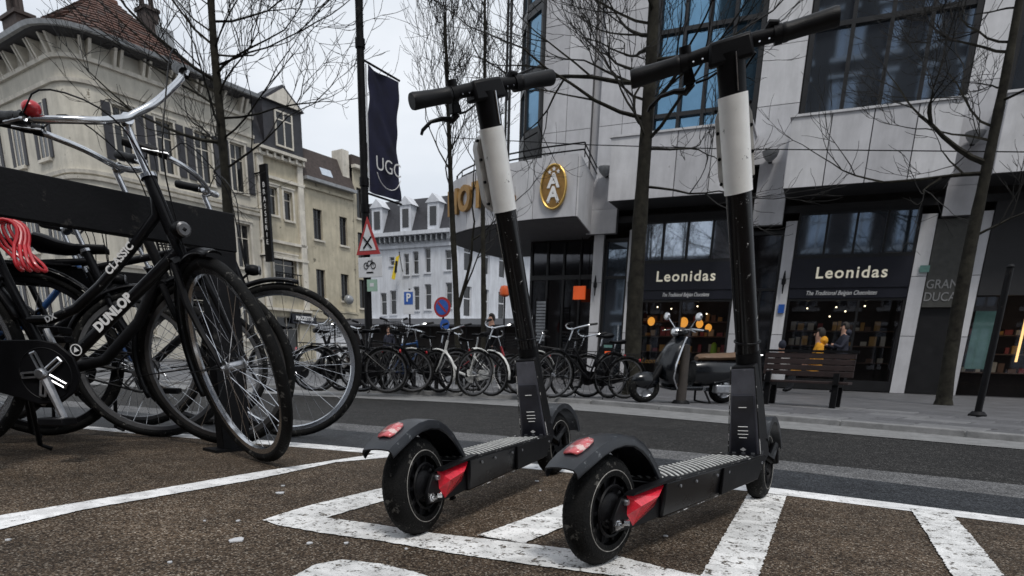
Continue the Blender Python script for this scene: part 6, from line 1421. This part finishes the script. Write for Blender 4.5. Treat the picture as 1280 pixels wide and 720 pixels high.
n = 14; b.add([p_ for s_ in secs for p_ in s_], [(i * n + j, i * n + (j + 1) % n, (i + 1) * n + (j + 1) % n, (i + 1) * n + j) for i in range(5) for j in range(n)] + [tuple(range(n)), tuple(range(5 * n, 6 * n))]); sm_(b, 'seat', M_SEAT)
b = MB(); b.ball((.80, 0, 1.02), .10, 16, (1.1, .9, .75)); hh_ = sm_(b, 'headset', M_MOPED); MB().lathe((.885, 0, 1.02), [(0, .03), (.045, .025), (.062, .0), (.068, -.03)], 20, 'x').build('headlamp', M_CHROME, hh_)
b = MB(); b.tube([(.70, -.34, 1.06), (.76, -.2, 1.07), (.80, 0, 1.04), (.76, .2, 1.07), (.70, .34, 1.06)], .016, 8); hb_ = sm_(b, 'handlebar', M_CHROME)
for sy in (-1, 1):
    MB().tube([(.72, sy * .26, 1.065), (.68, sy * .38, 1.055)], .022, 10).build('grip', M_GRIP, hb_); MB().tube([(.80, sy * .24, 1.05), (.83, sy * .36, 1.03)], .007, 6).build('brake_lever', M_STEEL, hb_)
    MB().tube([(.78, sy * .16, 1.08), (.80, sy * .30, 1.22)], .007, 6).build('mirror_stem', M_CHROME, hb_); MB().lathe((.80, sy * .34, 1.24), [(0, -.012), (.055, -.010), (.06, .0), (.05, .018), (0, .024)], 16, 'x').build('mirror', M_CHROME, hb_)
b = MB(); b.tube([(-.30, 0, .735), (-.42, .07, .745), (-.46, 0, .745), (-.42, -.07, .745), (-.30, 0, .735)], .012, 6); sm_(b, 'grab_rail', M_CHROME)
b = MB(); b.lathe((-.415, 0, .56), [(0, -.03), (.04, -.02), (.045, .0), (0, .02)], 12, 'x'); sm_(b, 'tail_light', M_RED)
b = MB(); b.box(-.02, .30, .10, .19, .17, .30); sm_(b, 'engine', M_STEEL, bevel=.02); b = MB(); b.tube([(.25, -.12, .20), (.05, -.16, .19), (-.22, -.17, .24)], [.03, .05, .045], 10); sm_(b, 'exhaust', M_STEEL)
b = MB(); b.tube([(.40, .10, .20), (.34, .17, .015)], .014, 6); b.tube([(.40, -.10, .20), (.34, -.17, .015)], .014, 6); b.tube([(.34, -.17, .015), (.34, .17, .015)], .014, 6); sm_(b, 'centre_stand', M_DARKST)
b = MB(); b.box(-.50, -.47, -.08, .08, .36, .48); b.box(-.47, -.36, -.02, .02, .44, .50); sm_(b, 'number_plate', M_DARKST)

# ================================================================ BENCH
a = gp(950, 505, kz); c = gp(1047, 511, kz); bl = (c - a).length; bh = math.atan2(c.y - a.y, c.x - a.x)
bc = thing('park_bench', 'dark red slatted park bench with steel legs behind the taller scooter', 'bench', (c.x, c.y, kz), bh)
for x in (-.06, -bl + .05):
    MB().box(x - .03, x + .03, .0, .045, 0, .24).build('leg', M_DARKST, bc, smooth=False); MB().box(x - .03, x + .03, .30, .345, 0, .56).build('leg', M_DARKST, bc, smooth=False); MB().box(x - .028, x + .028, .0, .34, .215, .245).build('seat_bearer', M_DARKST, bc, smooth=False); MB().box(x - .028, x + .028, -.03, .02, .24, .36).build('arm_support', M_DARKST, bc, smooth=False)
for i in range(4): MB().box(-bl - .08, .06, .01 + i * .075, .07 + i * .075, .247, .272).build('seat_slat', M_WOOD, bc, bevel=.004, smooth=False)
for i in range(4): MB().box(-bl - .08, .06, .27, .296, .318 + i * .064, .376 + i * .064).build('back_slat', M_WOOD, bc, bevel=.004, smooth=False)
MB().box(-bl - .1, .08, .262, .30, .575, .60).build('top_rail', M_DARKST, bc, smooth=False); MB().box(-bl + .0, -bl + .18, .05, .2, .273, .33).build('white_box_tmp', M_SIGNW, bc, smooth=False)
for o in list(bc.children):
    if o.name.startswith('white_box_tmp'): o.name = 'paper_tray'
# second lower rail structure right of the bench
# ================================================================ PEOPLE
def person(label, loc, hd, coat, trousers, seated=False, scale=.72, hat=None, arm=0.0, hood=None):
    t = thing('person', label, 'person', loc, hd, None, scale=scale)
    hz = .48 if seated else .92
    J = {'pel': (0, 0, hz), 'sp': (0.0, 0, hz + .20), 'ch': (.02, 0, hz + .42), 'nk': (.02, 0, hz + .56), 'hd': (.04, 0, hz + .66), 'ht': (.04, 0, hz + .80)}
    V = []; E = []; Rr__ = []
    def v(p, r): V.append(p); Rr__.append(r); return len(V) - 1
    pe = v(J['pel'], (.15, .12)); s1 = v(J['sp'], (.155, .115)); ch = v(J['ch'], (.17, .12)); nk = v(J['nk'], (.065, .065)); hd_ = v(J['hd'], (.082, .09)); ht = v(J['ht'], (.075, .085)); E += [(pe, s1), (s1, ch), (ch, nk), (nk, hd_), (hd_, ht)]
    for sy in (-1, 1):
        sh = v((.01, sy * .18, hz + .47), (.065, .065)); el = v((.02 + .16 * arm, sy * .24, hz + .22), (.045, .045)); wr = v((.14 + .22 * arm, sy * .20, hz + .02 + .34 * arm), (.034, .034)); ha = v((.19 + .25 * arm, sy * .19, hz - .04 + .42 * arm), (.036, .022)); E += [(ch, sh), (sh, el), (el, wr), (wr, ha)]
        if seated: kn = v((.44, sy * .11, .50), (.07, .07)); an = v((.46, sy * .11, .09), (.045, .045)); to = v((.60, sy * .12, .04), (.04, .035)); hp = v((.05, sy * .10, hz - .02), (.09, .09))
        else: hp = v((0, sy * .09, hz - .08), (.09, .09)); kn = v((.03, sy * .10, .48), (.062, .062)); an = v((-.01, sy * .10, .09), (.04, .04)); to = v((.13, sy * .11, .035), (.038, .03))
        E += [(pe, hp), (hp, kn), (kn, an), (an, to)]
    me = bpy.data.meshes.new('body'); me.from_pydata(V, E, []); o = link('body', me, t)
    sk = o.modifiers.new('skin', 'SKIN'); sk.use_smooth_shade = True; sb = o.modifiers.new('sub', 'SUBSURF'); sb.levels = 1; sb.render_levels = 1
    for i, r in enumerate(Rr__): me.skin_vertices[0].data[i].radius = r
    me.skin_vertices[0].data[0].use_root = True
    ev = bpy.context.evaluated_depsgraph_get(); ev.update(); m2 = bpy.data.meshes.new_from_object(o.evaluated_get(ev)); o.modifiers.clear(); o.data = m2; m2.materials.clear()
    for mm in (M_SKIN, coat, trousers, M_BLACKP): m2.materials.append(mm)
    for p_ in m2.polygons:
        z = p_.center.z; x = p_.center.x; y = abs(p_.center.y)
        leg = z < hz - .02 and (y < .19) and (x < .2 or seated)
        hand = (Vector((x, y, z)) - Vector((.19 + .25 * arm, .19, hz - .04 + .42 * arm))).length < .07
        p_.material_index = 0 if (z > hz + .555 or hand) else (3 if z < .08 else (2 if leg and not hand else 1))
    hx, hzz = .045, hz + .735
    h = MB(); h.ball((hx - .018, 0, hzz + .012), .108, 14, (1.0, .88, 1.12)); h.v = [q_ if not (q_.x > hx + .035 and q_.z < hzz + .05) else Vector((hx + .02, q_.y * .8, q_.z)) for q_ in h.v]; h.build('hair' if not hat else 'hat', hat or M_HAIR, t)
    f = MB(); f.hexa([(hx + .085, -.012, hzz - .03), (hx + .105, -.014, hzz - .035), (hx + .105, .014, hzz - .035), (hx + .085, .012, hzz - .03), (hx + .08, -.006, hzz + .01), (hx + .088, -.006, hzz + .01), (hx + .088, .006, hzz + .01), (hx + .08, .006, hzz + .01)]); f.build('nose', M_SKIN, t)
    if hood: MB().ball((-.05, 0, hz + .60), .12, 12, (.8, 1.1, .8)).build('hood', hood, t)
    return t
def ppl(px, py, Y, z=kz): p = yp(px, py, Y); return (p.x, Y, z)
person('person in a bright yellow jacket bending by the right shop window behind the bench', ppl(1019, 470, 12.2), rad(190), M_YEL, M_JEAN, seated=True, scale=.80, arm=.3, hood=M_YEL)
person('person in a dark navy coat standing between the yellow jacket and the shop window', ppl(1048, 470, 13.0), rad(200), M_NVY, M_JEAN, seated=False, scale=.68, arm=.8, hood=M_NVY)
person('small seated person with dark cap behind the left end of the bench', ppl(973, 470, 11.4), rad(120), M_WHITEG, M_JEAN, seated=True, scale=.62, hat=M_NVY)
person('person in dark clothes standing behind the far bicycles left of the scooter stem', ppl(614, 470, 10.6), rad(250), M_BLACKP, M_JEAN, scale=.66)
person('person in a dark jacket beyond the bicycles right of the sign pole', ppl(488, 470, 13.5), rad(270), M_NVY, M_JEAN, scale=.62)
# dark kiosk shapes and awning beyond the bicycles
kk = thing('street_stall', 'long dark awning and stall front beneath the white building', 'stall', far(520, 440, 24).to_tuple()[:2] + (0,), math.atan2(eL[1], eL[0]))
MB().hexa([(-4.2, 0, 1.55), (5.5, 0, 1.55), (5.5, 1.2, 1.75), (-4.2, 1.2, 1.75), (-4.2, 0, 1.62), (5.5, 0, 1.62), (5.5, 1.2, 1.9), (-4.2, 1.2, 1.9)]).build('awning', M_SLATE, kk, smooth=False); MB().box(-4.2, 5.5, 1.1, 1.3, 0, 1.74).build('stall_front', M_INT, kk, smooth=False)
for i in range(7): MB().tube([(-4.1 + i * 1.58, .05, 0), (-4.1 + i * 1.58, .05, 1.56)], .03, 6).build('post', M_DARKST, kk)
